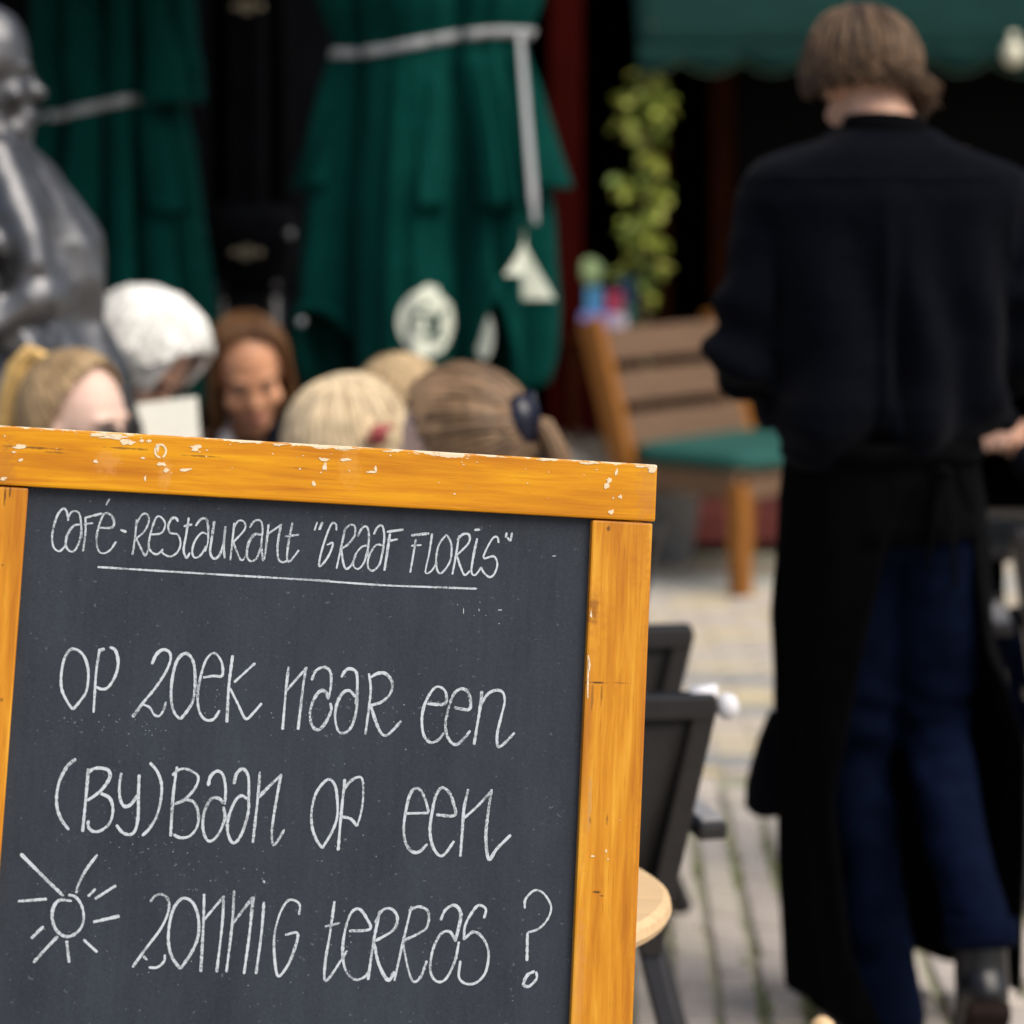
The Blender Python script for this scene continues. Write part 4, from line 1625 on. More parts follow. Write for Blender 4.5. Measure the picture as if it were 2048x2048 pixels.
def head_shapes(bm, H):
    """skull, jaw, nose, brow, lips, ears in head space, moved by H"""
    def e(c, r, seg=14, rot_=None):
        M = H @ Matrix.Translation(c)
        if rot_ is not None:
            M = M @ rot_.to_4x4()
        bmesh.ops.create_uvsphere(bm, u_segments=seg, v_segments=10, radius=1, matrix=M @ Matrix.Diagonal((*r, 1)))
    e((0, -.01, .028), (.075, .094, .098), 20)
    e((0, .025, -.03), (.063, .068, .088), 18)
    e((0, .055, -.09), (.036, .034, .03))
    e((0, .0, -.06), (.058, .07, .05))
    e((0, .096, -.024), (.013, .02, .012))
    e((0, .088, -.004), (.009, .014, .03), 10, Matrix.Rotation(.35, 3, 'X'))
    e((0, .074, .026), (.05, .015, .012))
    for s in (-1, 1):
        e((s * .042, .06, -.03), (.024, .025, .022))
        e((s * .078, -.004, -.008), (.009, .02, .031), 10, Matrix.Rotation(-.25, 3, 'X'))
        e((s * .009, .094, -.03), (.008, .01, .007), 8)
    e((0, .084, -.06), (.023, .012, .0065))
    e((0, .083, -.071), (.02, .012, .0075))


def hand_shapes(bm, w, fwd, palm, side, curl=.6, k=1.0):
    """palm, five unequal bent fingers: w wrist, fwd finger direction, palm = palm-facing normal, side=+1 thumb on +cross side"""
    fwd, palm = Vector(fwd).normalized(), Vector(palm).normalized()
    lat = fwd.cross(palm).normalized() * side
    c = Vector(w) + fwd * .045 * k
    R = Matrix((lat, palm, fwd)).transposed()
    ell(bm, c, (.039 * k, .016 * k, .05 * k), 14, R)
    ell(bm, Vector(w) + fwd * .012, (.027 * k, .019 * k, .03 * k), 12, R)
    for i, (x, L) in enumerate(((.028, .072), (.0095, .082), (-.0095, .075), (-.027, .06))):
        p = c + lat * x * k + fwd * .04 * k
        pts, rr = [p - fwd * .015 * k], [.0098 * k]
        d = fwd.copy()
        cu = curl * (1 + .12 * i)
        for j, f in enumerate((.45, .31, .24)):
            pts.append(p.copy())
            rr.append(.0095 * k - j * .001)
            ax = lat
            d = Quaternion(ax * side, -cu if side > 0 else cu) @ d if False else (d * math.cos(cu) + palm * math.sin(cu)).normalized()
            p = p + d * L * f * k
        pts.append(p.copy())
        rr.append(.0065 * k)
        limb(bm, pts, rr, 8)
    p = Vector(w) + fwd * .025 * k + lat * .026 * k + palm * .006
    q = p + (fwd * .6 + lat * .75 + palm * .25).normalized() * .036 * k
    r_ = q + (fwd * .9 + lat * .15 + palm * .5).normalized() * .03 * k
    limb(bm, [p, q, r_], [.0125 * k, .0105 * k, .0075 * k], 8)


def hair_surface(d):
    return HC0 + Vector((d.x * HE.x, d.y * HE.y, d.z * HE.z))


def hair(name, H, parent, m, style, n=330, seed=1, length=.1, vol=.014, wave=.006, tie=None, hairline=.35, curl=0, lr=None, radius=.0034, cap=True, part_off=0):
    """locks of hair growing from the scalp: 'down' from the crown, or 'back' gathered to a tie"""
    R = random.Random(seed)
    bm = bmesh.new()
    K = Vector((part_off, -.38, .92)).normalized()
    if tie is not None:
        T = Vector(tie).normalized()

    def face(d):          # directions that belong to the face
        return d.y > hairline + .38 * max(0, d.z - .1) and d.z < .86

    if cap:
        r = bmesh.ops.create_uvsphere(bm, u_segments=36, v_segments=24, radius=1)
        vs = list(r['verts'])
        kill = []
        for v in vs:
            d = v.co.normalized()
            low = -.55 if style == 'down' else -.42
            if face(d) or d.z < low or (d.y < 0 and d.z < -.62):
                kill.append(v)
            v.co = hair_surface(d) * 1.0 + d * (.003 + vol * .62 * max(0, min(1, (d.z + .6))))
        bmesh.ops.delete(bm, geom=kill, context='VERTS')
    made = 0
    tries = 0
    while made < n and tries < n * 12:
        tries += 1
        d = Vector((R.gauss(0, 1), R.gauss(0, 1), R.gauss(0, 1))).normalized()
        if d.z < -.5 or face(d) or (d.y > .15 and d.z < -.1):
            continue
        pts = []
        ph = R.uniform(0, 6.28)
        lift = vol * R.uniform(.5, .98)
        if style == 'down':
            # along the meridian from the crown, then falling
            ax = K.cross(d)
            if ax.length < 1e-3:
                continue
            ax.normalize()
            a0 = K.angle(d)
            a1 = math.radians(R.uniform(92, 108))
            if a0 > a1 - .15:
                a0 = a1 - .25
            nS = 7
            ok = True
            for i in range(nS):
                a = a0 + (a1 - a0) * i / (nS - 1)
                q = Quaternion(ax, a) @ K
                if face(q):
                    # hair at the face edge is swept aside
                    q = Vector((q.x + math.copysign(.5, q.x or 1), min(q.y, hairline), q.z)).normalized()
                t = i / (nS - 1)
                pts.append(hair_surface(q) + q * (.004 + lift * math.sin(math.pi * min(1, .15 + t * .6))))
            last = pts[-1]
            tang = (pts[-1] - pts[-2]).normalized()
            out = Vector((last.x, last.y * .8, 0)).normalized()
            L = length * R.uniform(.75, 1.1)
            if lr:
                L *= lr[0] + (lr[1] - lr[0]) * (last.x / .1 * .5 + .5)
            p = last.copy()
            nD = max(3, int(L / .02))
            for i in range(nD):
                t = (i + 1) / nD
                g = (tang * (1 - t) + Vector((0, 0, -1)) * (.4 + t)).normalized()
                p = p + g * (L / nD) + out * curl * (L / nD) * math.sin(t * 2.6) * (1 if R.random() < .95 else -.5)
                pts.append(p.copy())
        else:
            nS = 8
            a = d.angle(T)
            if a < .12:
                continue
            ax = d.cross(T).normalized()
            for i in range(nS):
                t = i / (nS - 1)
                q = Quaternion(ax, a * t) @ d
                pts.append(hair_surface(q) + q * (.003 + lift * math.sin(math.pi * (.1 + .8 * t)) * (1 - .4 * t)))
        m_ = len(pts)
        rr = []
        side = Vector((math.cos(ph), math.sin(ph), .2))
        for i in range(m_):
            t = i / (m_ - 1)
            pts[i] = pts[i] + side * wave * math.sin(t * 7 + ph) * t
            rr.append(radius * (.55 + .6 * math.sin(math.pi * (.15 + .8 * t))) * (1 if t < .85 else .7))
        tube(bm, pts, rr, 4, .8)
        made += 1
    if tie is not None and style == 'tail':
        pass
    for v in bm.verts:
        v.co = H @ v.co
    me = bpy.data.meshes.new(name)
    bmesh.ops.recalc_face_normals(bm, faces=bm.faces[:])
    bm.to_mesh(me)
    bm.free()
    me.polygons.foreach_set('use_smooth', [True] * len(me.polygons))
    return link(name, me, m, parent)


def strand_bundle(name, pts, rad, m, parent, n=26, seed=1, r=.007):
    """a tail of hair: many strands that follow one curve"""
    R = random.Random(seed)
    bm = bmesh.new()
    pts = [Vector(p) for p in pts]
    for k in range(n):
        a = R.uniform(0, 6.28)
        q = math.sqrt(R.random())
        off = []
        for i, p in enumerate(pts):
            t = (pts[min(i + 1, len(pts) - 1)] - pts[max(i - 1, 0)]).normalized()
            x = t.cross(Vector((.3, .9, .2))).normalized()
            y = t.cross(x)
            off.append(p + (x * math.cos(a + i * .1) + y * math.sin(a + i * .1)) * rad[i] * q)
        tube(bm, off, [r * (1 if i < len(pts) - 2 else .6) for i in range(len(pts))], 5)
    return fin(name, bm, m, parent, smooth=True)


def hair_mat(name, c, island=.35, rough=.5):
    return mat(name, c, rough, var=.3, scale=40, stretch=(1, 1, 1), island=island, spec=.3, bump=.2, bscale=300)


def face_parts(parent, H, brow_m, skin_shadow=False):
    for s in (-1, 1):
        bm = bmesh.new()
        bmesh.ops.create_uvsphere(bm, u_segments=12, v_segments=8, radius=1, matrix=H @ Matrix.Translation((s * .031, .081, .004)) @ Matrix.Diagonal((.0135, .008, .006, 1)))
        fin('eye', bm, M_eye, parent, smooth=True)
        bm = bmesh.new()
        tube(bm, [H @ Vector(p) for p in ((s * .012, .095, .022), (s * .03, .094, .028), (s * .048, .082, .024))], [.002, .004, .0025], 6)
        fin('eyebrow', bm, brow_m, parent, smooth=True)
    bm = bmesh.new()
    for c, r in (((0, .0865, -.0605), (.022, .0112, .0048)), ((0, .0855, -.0705), (.019, .011, .0055))):
        bmesh.ops.create_uvsphere(bm, u_segments=14, v_segments=8, radius=1, matrix=H @ Matrix.Translation(c) @ Matrix.Diagonal((*r, 1)))
    fin('lips', bm, M_lip, parent, smooth=True)


def head_matrix(c, yaw, pitch, roll):
    """yaw: degrees anticlockwise from +Y (away from the camera); pitch > 0 looks down"""
    return Matrix.Translation(c) @ Matrix.Rotation(math.radians(yaw), 4, 'Z') @ Matrix.Rotation(math.radians(-pitch), 4, 'X') @ Matrix.Rotation(math.radians(roll), 4, 'Y')


def seated(label, px, py_top, d, yaw, pitch, skin, top_m, roll=0, body_yaw=None, leg_m=None, arms='table', neck=.26, torso_k=1.0, hscale=1.0):
    """a seated person as one continuous body with clothes; returns (person, head matrix)"""
    by = yaw if body_yaw is None else body_yaw
    top = P(px, py_top, d)
    hc = Vector((top.x, top.y, top.z - .128 * hscale))
    H = head_matrix(hc, yaw, pitch, roll) @ Matrix.Scale(hscale, 4)
    B = Matrix.Rotation(math.radians(by), 4, 'Z')
    fw = B @ Vector((0, 1, 0))
    rt = B @ Vector((1, 0, 0))
    base = hc - fw * .17
    o = lambda r, f, z: Vector((base.x, base.y, 0)) + rt * r + fw * f + Vector((0, 0, z))
    sh = hc.z - neck
    hip = .50
    bm = bmesh.new()
    head_shapes(bm, H)
    nk = H @ Vector((0, -.025, -.06))
    limb(bm, [nk, o(0, .1, sh + .05), o(0, .08, sh - .02)], [.052, .052, .065])
    tors = [(o(0, 0, hip - .06), .155, .105), (o(0, 0, hip + .04), .165, .115), (o(0, .0, hip + .16), .145, .1), (o(0, .03, sh - .2), .16, .11), (o(0, .055, sh - .07), .17, .105), (o(0, .07, sh + .0), .13, .075), (o(0, .085, sh + .035), .07, .05)]
    loft(bm, [(c, rt * rx * torso_k, fw * ry) for c, rx, ry in tors], 22, 2.3)
    hands = []
    for s in (-1, 1):
        if arms == 'table':
            el, wr = o(s * .25, .24, max(.74, sh - .22)), o(s * .1, .45, .79)
        elif arms == 'menu':
            el, wr = o(s * .23, .16, sh - .24), o(s * .1, .33, sh - .12)
        elif arms == 'clasp':
            el, wr = o(s * .19, .28, .77), o(s * .045, .44, sh - .02)
        else:
            el, wr = o(s * .24, .1, sh - .27), o(s * .14, .3, .62)
        s0 = o(s * .175 * torso_k, .065, sh - .03)
        limb(bm, [s0, s0.lerp(el, .5) + rt * s * .01, el], [.056, .05, .041])
        limb(bm, [el, el.lerp(wr, .4), wr], [.041, .04, .026])
        fd = (wr - el).normalized()
        hand_shapes(bm, wr, fd if arms != 'clasp' else (fd * .7 - rt * s * .5), (-rt * s + Vector((0, 0, -.6))), s, .45 if arms != 'clasp' else .8, 1.0 if arms != 'clasp' else 1.18)
        hands.append((s0, el, wr))
        kn, an = o(s * .1, .42, .5), o(s * .11, .38, .09)
        limb(bm, [o(s * .085, .02, hip - .02), o(s * .095, .24, .51), kn], [.085, .075, .058])
        limb(bm, [kn, kn.lerp(an, .35) - fw * .01, an], [.056, .054, .035])
        limb(bm, [an + Vector((0, 0, -.03)), an + fw * .08 + Vector((0, 0, -.05)), an + fw * .16 + Vector((0, 0, -.055))], [.036, .034, .026])
    body = link('person', fuse('person', bm, .007, 4), skin)
    tag(body, label, 'person')
    # upper garment
    bm = bmesh.new()
    g = .013
    loft(bm, [(c, rt * (rx * torso_k + g), fw * (ry + g)) for c, rx, ry in tors[:-1]], 22, 2.3)
    for s0, el, wr in hands:
        limb(bm, [s0, s0.lerp(el, .5), el], [.068, .062, .054])
        limb(bm, [el, el.lerp(wr, .5), el.lerp(wr, .9)], [.054, .048, .036])
    me = fuse('top', bm, .009, 3)
    sd_ = px * .013
    displace(me, lambda c, k: .007 * nz(c[0], c[1], c[2] * .6, 11, sd_) + .003 * nz(c[0], c[1], c[2], 30, sd_))
    link('top', me, top_m, body)
    bm = bmesh.new()
    for s in (-1, 1):
        kn, an = o(s * .1, .42, .5), o(s * .11, .38, .09)
        limb(bm, [o(s * .07, .0, hip), o(s * .095, .24, .512), kn], [.1, .086, .068])
        limb(bm, [kn, kn.lerp(an, .5), an], [.066, .06, .05])
    ell(bm, o(0, 0, hip), (.16, .12, .1))
    link('trousers', fuse('trousers', bm, .012, 3), leg_m or M_denim, body)
    for s in (-1, 1):
        an = o(s * .11, .38, .09)
        bm = bmesh.new()
        limb(bm, [an + Vector((0, 0, -.045)), an + fw * .08 + Vector((0, 0, -.055)), an + fw * .165 + Vector((0, 0, -.062))], [.041, .038, .028], 12)
        me_ = fuse('shoe', bm, .008, 2)
        link('shoe', me_, M_leather, body)
    return body, H, o


H_blond = hair_mat('ash blonde hair', (.42, .29, .155), .2)
H_lblond = hair_mat('light blonde hair', (.7, .56, .36), .1)
H_honey = hair_mat('honey blonde hair', (.5, .36, .2), .14)
H_white = hair_mat('white hair', (.92, .91, .86), .07)
H_brown = hair_mat('chestnut brown hair', (.12, .055, .02), .35)
H_high = hair_mat('brown hair with pale streaks', (.2, .125, .07), .5)
H_waiter = hair_mat('brown hair with varied streaks', (.1, .06, .033), .6)  # tone varies at random from lock to lock
H_brow = mat('brow hair', (.06, .035, .02), .7)

# --- ponytail guest (profile to the right, sunglasses)
pA, HA, oA = seated('person with a high blonde ponytail and dark sunglasses beside the bronze statue', 162, 716, 5.35, -122, 3, M_skin_pale, M_white, roll=4, body_yaw=-80)
hair('hair', HA, pA, H_blond, 'back', 837, 21, vol=.010, wave=.002, tie=(.35, -.5, .8), hairline=.3)
tA = P(96, 738, 5.4)
q8 = lambda px, py: P(px, py, 5.4)
strand_bundle('ponytail', [tA + Vector((.02, 0, -.025)), q8(84, 716), q8(62, 705), q8(36, 735), q8(18, 800), q8(8, 880), q8(2, 960)],
              [.007, .009, .012, .015, .017, .017, .012], hair_mat('golden ponytail', (.7, .46, .17), .2), pA, 34, 3)
bm = bmesh.new()
tube(bm, [tA + Vector((-.004, .02 * math.cos(a), .02 * math.sin(a))) for a in [i * .5236 for i in range(13)]], .006, 6)
fin('hair_tie', bm, M_black, pA, smooth=True)
bm = bmesh.new()
for s in (-1, 1):
    bmesh.ops.create_uvsphere(bm, u_segments=16, v_segments=10, radius=1, matrix=HA @ Matrix.Translation((s * .034, .094, -.002)) @ Matrix.Rotation(-s * .25, 4, 'Z') @ Matrix.Diagonal((.029, .006, .022, 1)))
    tube(bm, [HA @ Vector(q) for q in ((s * .062, .088, .008), (s * .08, .03, .008), (s * .082, -.01, .0))], .003, 6)
tube(bm, [HA @ Vector(q) for q in ((-.012, .1, .004), (.012, .1, .004))], .003, 6)
fin('sunglasses', bm, mat('dark sunglasses', (.004, .004, .006), .15), pA, smooth=True)
face_parts(pA, HA, H_brow)

# --- white-haired guest reading a menu
pB, HB, oB = seated('white haired person bent over a cream menu behind the bronze statue', 284, 600, 6.15, -118, 46, M_skin, M_grey, roll=-6, body_yaw=-140, arms='menu')
hair('hair', HB, pB, H_white, 'down', 1080, 31, length=.055, vol=.034, wave=.006, hairline=.5, radius=.004)
face_parts(pB, HB, H_brow)
bm = bmesh.new()
c0 = P(318, 872, 5.83)
me = fin('menu_card', bm, M_paper)
bm = bmesh.new()
Rm = Matrix.Rotation(math.radians(-7), 4, 'Y') @ Matrix.Rotation(math.radians(-24), 4, 'X')
box(bm, (0, 0, 0), (.172, .004, .2))
bmesh.ops.transform(bm, matrix=Rm, verts=bm.verts)
bm.to_mesh(me.data)
bm.free()
me.location = c0 + Vector((-.004, 0, -.028))
tag(me, 'cream menu card held up by the white haired person', 'menu')

# --- brown-haired woman facing the camera
pC, HC, oC = seated('person with long chestnut hair and navy jacket, head bowed towards the camera', 498, 634, 6.65, -166, 24, M_skin_tan, M_jacket, roll=8, body_yaw=-176, neck=.15)
hair('hair', HC, pC, H_brown, 'down', 1026, 41, length=.2, vol=.009, wave=.004, hairline=.28, part_off=.0)
face_parts(pC, HC, H_brow)
bm = bmesh.new()
v = [oC(-.07, .125, HC.translation.z - .1), oC(.07, .125, HC.translation.z - .1), oC(.035, .15, HC.translation.z - .27), oC(-.035, .15, HC.translation.z - .27)]
v = [bm.verts.new(q) for q in v]
bm.faces.new(v)
o = fin('shirt_front', bm, M_white, pC)
s = o.modifiers.new('t', 'SOLIDIFY')
s.thickness = .012
for sgn in (-1, 1):
    bm = bmesh.new()
    limb(bm, [oC(sgn * .045, .1, HC.translation.z - .07), oC(sgn * .06, .145, HC.translation.z - .13), oC(sgn * .02, .165, HC.translation.z - .27)], [.016, .022, .016], 8)
    fin('lapel', bm, M_white if sgn > 0 else M_jacket, pC, smooth=True)

# --- two blonde guests from behind
pE, HE_, oE = seated('person with honey blonde hair, only the crown showing behind the lighter blonde head', 800, 722, 5.95, 30, 10, M_skin, M_grey, body_yaw=60)
hair('hair', HE_, pE, H_honey, 'down', 756, 51, length=.12, vol=.012, wave=.003, hairline=.4)
pD, HD, oD = seated('person with very light blonde hair held by a small red clip', 690, 764, 5.5, -40, 18, M_skin_pale, M_white, roll=6, body_yaw=-10, hscale=1.02)
hair('hair', HD, pD, H_lblond, 'down', 1080, 61, length=.15, vol=.014, wave=.003, hairline=.42, part_off=-.2)
bm = bmesh.new()
cc = P(757, 870, 5.385)
ell(bm, cc, (.016, .01, .02), 12)
tube(bm, [cc + Vector((-.02, 0, -.01)), cc + Vector((.0, -.012, .0)), cc + Vector((.022, 0, .018))], .007, 6)
fin('hair_clip', bm, mat('red hair clip', (.38, .07, .07), .5), pD, smooth=True)
face_parts(pD, HD, H_brow)
face_parts(pE, HE_, H_brow)

# --- brown streaked hair with a navy claw clip (profile to the left)
pF, HF, oF = seated('person with streaked brown hair gathered in a navy claw clip, facing left', 918, 750, 5.1, 72, 12, M_skin_pale, M_jacket, roll=-4, body_yaw=22, hscale=1.12)
hair('hair', HF, pF, H_high, 'back', 1026, 71, vol=.014, wave=.003, tie=(-.12, -.9, .0), hairline=.3)
cF = P(1066, 842, 5.06)
bm = bmesh.new()
ell(bm, cF + Vector((-.025, -.02, 0)), (.036, .036, .048), 16)
for i in range(5):
    a = -.9 + i * .45
    tube(bm, [cF + Vector((-.035, .03 * math.sin(a), .035 * math.cos(a))), cF + Vector((.0, .04 * math.sin(a), .045 * math.cos(a))), cF + Vector((.018, .012 * math.sin(a), -.02))], [.004, .005, .003], 6)
for s in (-1, 1):
    tube(bm, [cF + Vector((-.01, s * .012, .05)), cF + Vector((.002, s * .026, .0)), cF + Vector((-.004, s * .018, -.05))], [.007, .011, .006], 8)
fin('hair_claw', bm, mat('navy claw clip', (.004, .006, .02), .25), pF, smooth=True)
strand_bundle('loose_tail', [cF + Vector((-.02, 0, .0)), cF + Vector((.02, 0, -.01)), cF + Vector((.045, 0, -.06)), cF + Vector((.06, 0, -.14)), cF + Vector((.06, 0, -.22))],
              [.014, .02, .022, .02, .012], H_high, pF, 22, 9)
face_parts(pF, HF, H_brow)

# --- cropped guest at the right edge, hands clasped above a table
pG, HG, oG = seated('person in dark clothes at the right edge with raised clasped hands', 2292, 500, 6.2, 88, 10, M_skin, M_jacket, body_yaw=90, arms='clasp')
hair('hair', HG, pG, H_brown, 'down', 459, 81, length=.06, vol=.014, hairline=.5)
face_parts(pG, HG, H_brow)

# chairs and tables of the guests (mostly hidden by the sign)
for q, dsc, by in ((pA, 'under the person with the ponytail', -62), (pB, 'under the white haired person', -140), (pC, 'under the person in the navy jacket', -176),
                   (pD, 'under the light blonde person', -15), (pE, 'under the honey blonde person', 60), (pF, 'under the person with the claw clip, its back beyond the pale table', 10), (pG, 'under the person at the right edge', 90)):
    ob = {0: oA, 1: oB, 2: oC, 3: oD, 4: oE, 5: oF, 6: oG}[[pA, pB, pC, pD, pE, pF, pG].index(q)]
    p_ = ob(0, .02, 0)
    place_chair(p_.x - (.035 if q is pF else 0), p_.y, by, 'dark metal chair ' + dsc)
for x, y, lab in ((-.62, 5.62, 'dark round table among the seated guests behind the sign'), (1.02, 6.3, 'dark round table in front of the person at the right edge')):
    t = thing('cafe_table', lab, 'table', (x, y, 0), group='dark cafe tables')
    bm = bmesh.new()
    lathe(bm, [(.25, .70), (.26, .705), (.26, .718), (.25, .722)], 40)
    fin('tabletop', bm, M_char, t)
    bm = bmesh.new()
    lathe(bm, [(.2, 0), (.2, .012), (.03, .035), (.025, .66), (.1, .70)], 20)
    fin('pedestal', bm, M_black, t, smooth=True)

bm = bmesh.new()
ell(bm, (.332, -.27, .772), (.017, .021, .019), 14)
tube(bm, [(.279, -.27, .7945), (.318, -.27, .7945)], [.008, .012], 8, .35)
ec = fin('end_cap', bm, M_white, chair, smooth=True)
ec['label'] = 'white cap on the right end of the top rail'

# ================================================================ BRONZE STATUE
SDD = 5.75
ss = SDD / F
sx = lambda px: (px - 1024) * ss
sz = lambda py: CAMZ - (py - 238) * ss
bm = bmesh.new()
HS = head_matrix((sx(-30), SDD, sz(150)), -82, 8, 0) @ Matrix.Scale(1.0, 4)
head_shapes(bm, HS)
e_ = lambda c, r, rot_=None: bmesh.ops.create_uvsphere(bm, u_segments=16, v_segments=10, radius=1, matrix=HS @ Matrix.Translation(c) @ Matrix.Diagonal((*r, 1)))
e_((0, -.02, .04), (.084, .1, .1))          # close cap of hair
e_((0, .1, -.02), (.018, .026, .018))       # broad nose
e_((0, .09, -.068), (.032, .022, .02))      # heavy lips
e_((0, .07, -.1), (.045, .04, .04))
limb(bm, [HS @ Vector((0, -.01, -.05)), Vector((sx(-30), SDD, sz(330)))], [.062, .075])
body_prof = [(sz(290), -28, .08, .08), (sz(330), -20, .12, .11), (sz(400), -25, .17, .15), (sz(480), -20, .21, .18), (sz(560), -22, .225, .2), (sz(640), -20, .22, .2), (sz(740), -25, .26, .23),
             (sz(850), -40, .31, .27), (.55, -45, .33, .3), (.3, -45, .36, .33)]
loft(bm, [((sx(cx), SDD, z), (rx, 0, 0), (0, ry, 0)) for z, cx, rx, ry in body_prof], 28, 2.2)
# cloak edge from the neck over the shoulder to the elbow, forearm back to the chest, hand
limb(bm, [(sx(0), SDD - .08, sz(280)), (sx(55), SDD - .1, sz(400)), (sx(98), SDD - .09, sz(500)), (sx(115), SDD - .06, sz(560))], [.05, .055, .06, .06])
limb(bm, [(sx(15), SDD - .14, sz(300)), (sx(50), SDD - .19, sz(430)), (sx(90), SDD - .2, sz(520)), (sx(128), SDD - .17, sz(565))], [.035, .05, .055, .048])
limb(bm, [(sx(128), SDD - .16, sz(560)), (sx(80), SDD - .24, sz(590)), (sx(25), SDD - .27, sz(640))], [.055, .042, .03])
hand_shapes(bm, (sx(25), SDD - .27, sz(640)), (-.9, -.15, -.2), (0, .6, -.8), 1, .5, 1.15)
limb(bm, [(sx(10), SDD - .25, sz(480)), (sx(-20), SDD - .28, sz(520)), (sx(10), SDD - .27, sz(570))], [.04, .045, .035])
for k in range(4):
    limb(bm, [(sx(20 + k * 14), SDD - .24, sz(650 + k * 10)), (sx(60 + k * 12), SDD - .24, sz(625 + k * 18)), (sx(100 + k * 8), SDD - .2, sz(640 + k * 20))], [.016, .02, .014])
# falling cloak on the right down to the base
limb(bm, [(sx(112), SDD - .05, sz(600)), (sx(140), SDD - .05, sz(680)), (sx(172), SDD - .04, sz(780)), (sx(185), SDD - .03, sz(900)), (sx(190), SDD, .5)], [.05, .05, .055, .06, .06])
limb(bm, [(sx(100), SDD - .17, sz(680)), (sx(118), SDD - .18, sz(780)), (sx(125), SDD - .18, sz(900)), (sx(125), SDD - .15, .5)], [.04, .05, .055, .06])
me = fuse('bronze_statue', bm, .007, 3)


def folds(c, k):
    x, y, z = c
    if z > sz(285):
        return .003 * nz(x, y, z, 26, 3)
    a = math.atan2(x - sx(-30), -(y - SDD))
    return .014 * math.sin(a * 9 + z * 7 + 3 * nz(x, y, z, 4)) * min(1, (sz(285) - z) * 6) * .8 + .016 * nz(x, y, z, 8, 5) + .002 * nz(x, y, z, 30)


displace(me, folds)
stt = thing('bronze_statue', 'dark bronze statue of a cloaked figure in profile at the left edge', 'statue', (sx(-40), SDD, 0))
fo = link('figure', me, M_bronze, stt)
fo.location = (-sx(-40), -SDD, 0)
bm = bmesh.new()
box(bm, (0, 0, .16), (.9, .85, .32), bev=.015)
fin('plinth', bm, M_kerb, stt)

# ================================================================ WAITER
WD = 5.15
ws = WD / F
wx = lambda px: (px - 1024) * ws
wz = lambda py: CAMZ - (py - 238) * ws
HW = head_matrix((wx(1736), WD + .07, wz(164)), 16, 34, -4) @ Matrix.Scale(.93, 4)
bm = bmesh.new()
head_shapes(bm, HW)
cxT = wx(1778)
limb(bm, [HW @ Vector((0, -.02, -.045)), (wx(1762), WD + .015, wz(240)), (wx(1772), WD, wz(300))], [.056, .06, .07])
tors = [(wz(268), .085, .07), (wz(300), .15, .085), (wz(340), .2, .105), (wz(420), .205, .12), (wz(560), .185, .12), (wz(760), .16, .11), (wz(900), .155, .11), (wz(1000), .15, .1), (wz(1090), .145, .095)]
tc_ = lambda z: cxT + float(np.interp(z, [wz(1090), wz(900), wz(500), wz(268)], [wx(1758), wx(1762), wx(1775), wx(1772)])) - cxT
loft(bm, [((tc_(z), WD, z), (rx, 0, 0), (0, ry, 0)) for z, rx, ry in tors], 26, 2.3)
shl, ell_, wrl = Vector((wx(1562), WD + .0, wz(415))), Vector((wx(1492), WD - .02, wz(715))), Vector((wx(1640), WD + .27, wz(770)))
shr, elr, wrr = Vector((wx(1995), WD + .0, wz(415))), Vector((wx(2072), WD - .02, wz(715))), Vector((wx(1880), WD + .27, wz(770)))
for a, e, w, s in ((shl, ell_, wrl, -1), (shr, elr, wrr, 1)):
    limb(bm, [a, a.lerp(e, .5), e], [.062, .054, .045])
    limb(bm, [e, e.lerp(w, .4), w], [.045, .043, .027])
    hand_shapes(bm, w, (-s * .55, .85, .1), (-s * .7, -.35, -.4) if s < 0 else (-s * .7, -.2, .5), -s, .5)
hipl, hipr = Vector((wx(1700), WD, wz(1090))), Vector((wx(1850), WD, wz(1090)))
knl, knr = Vector((wx(1722), WD + .1, wz(1545))), Vector((wx(1880), WD + .09, wz(1480)))
anl, anr = Vector((wx(1778), WD + .03, .09)), Vector((wx(1918), WD - .24, .2))
for h, k, a in ((hipl, knl, anl), (hipr, knr, anr)):
    limb(bm, [h, h.lerp(k, .5), k], [.08, .065, .043])
    limb(bm, [k, k.lerp(a, .35) + Vector((0, -.008, 0)), a], [.043, .045, .033])
limb(bm, [anl + Vector((0, -.03, -.04)), anl + Vector((0, .07, -.05)), anl + Vector((0, .15, -.055))], [.036, .035, .027])
limb(bm, [anr + Vector((0, -.02, -.03)), anr + Vector((0, .06, -.1)), anr + Vector((0, .10, -.15))], [.036, .033, .025])
waiter = tag(link('person', fuse('person', bm, .006, 4), M_skin), 'waiter seen from behind in a black shirt and long black apron, walking away', 'person')
hair('hair', HW, waiter, H_waiter, 'down', 1147, 91, length=.034, vol=.02, wave=.016, hairline=.42, curl=.8, lr=(.6, 1.5), radius=.0046, part_off=.1)
face_parts(waiter, HW, H_brow)

# shirt
bm = bmesh.new()
st_ = [(wz(258), .088, .078), (wz(275), .11, .085), (wz(300), .168, .105), (wz(328), .216, .118), (wz(352), .238, .126), (wz(400), .246, .138), (wz(470), .228, .142), (wz(620), .212, .15), (wz(740), .208, .16), (wz(800), .218, .168), (wz(842), .21, .162),
       (wz(878), .172, .135), (wz(905), .16, .12)]
loft(bm, [((tc_(z), WD - .005, z), (rx, 0, 0), (0, ry, 0)) for z, rx, ry in st_], 40, 2.5)
for a, e, w in ((shl, ell_, wrl), (shr, elr, wrr)):
    q = e.lerp(w, .3)
    limb(bm, [a + Vector((0, 0, .0)), a.lerp(e, .35), a.lerp(e, .75), e + Vector((0, 0, -.01))], [.078, .077, .073, .069], 18)
    limb(bm, [e + Vector((0, 0, -.012)), q], [.07, .06], 18)
me = fuse('shirt', bm, .006, 3)


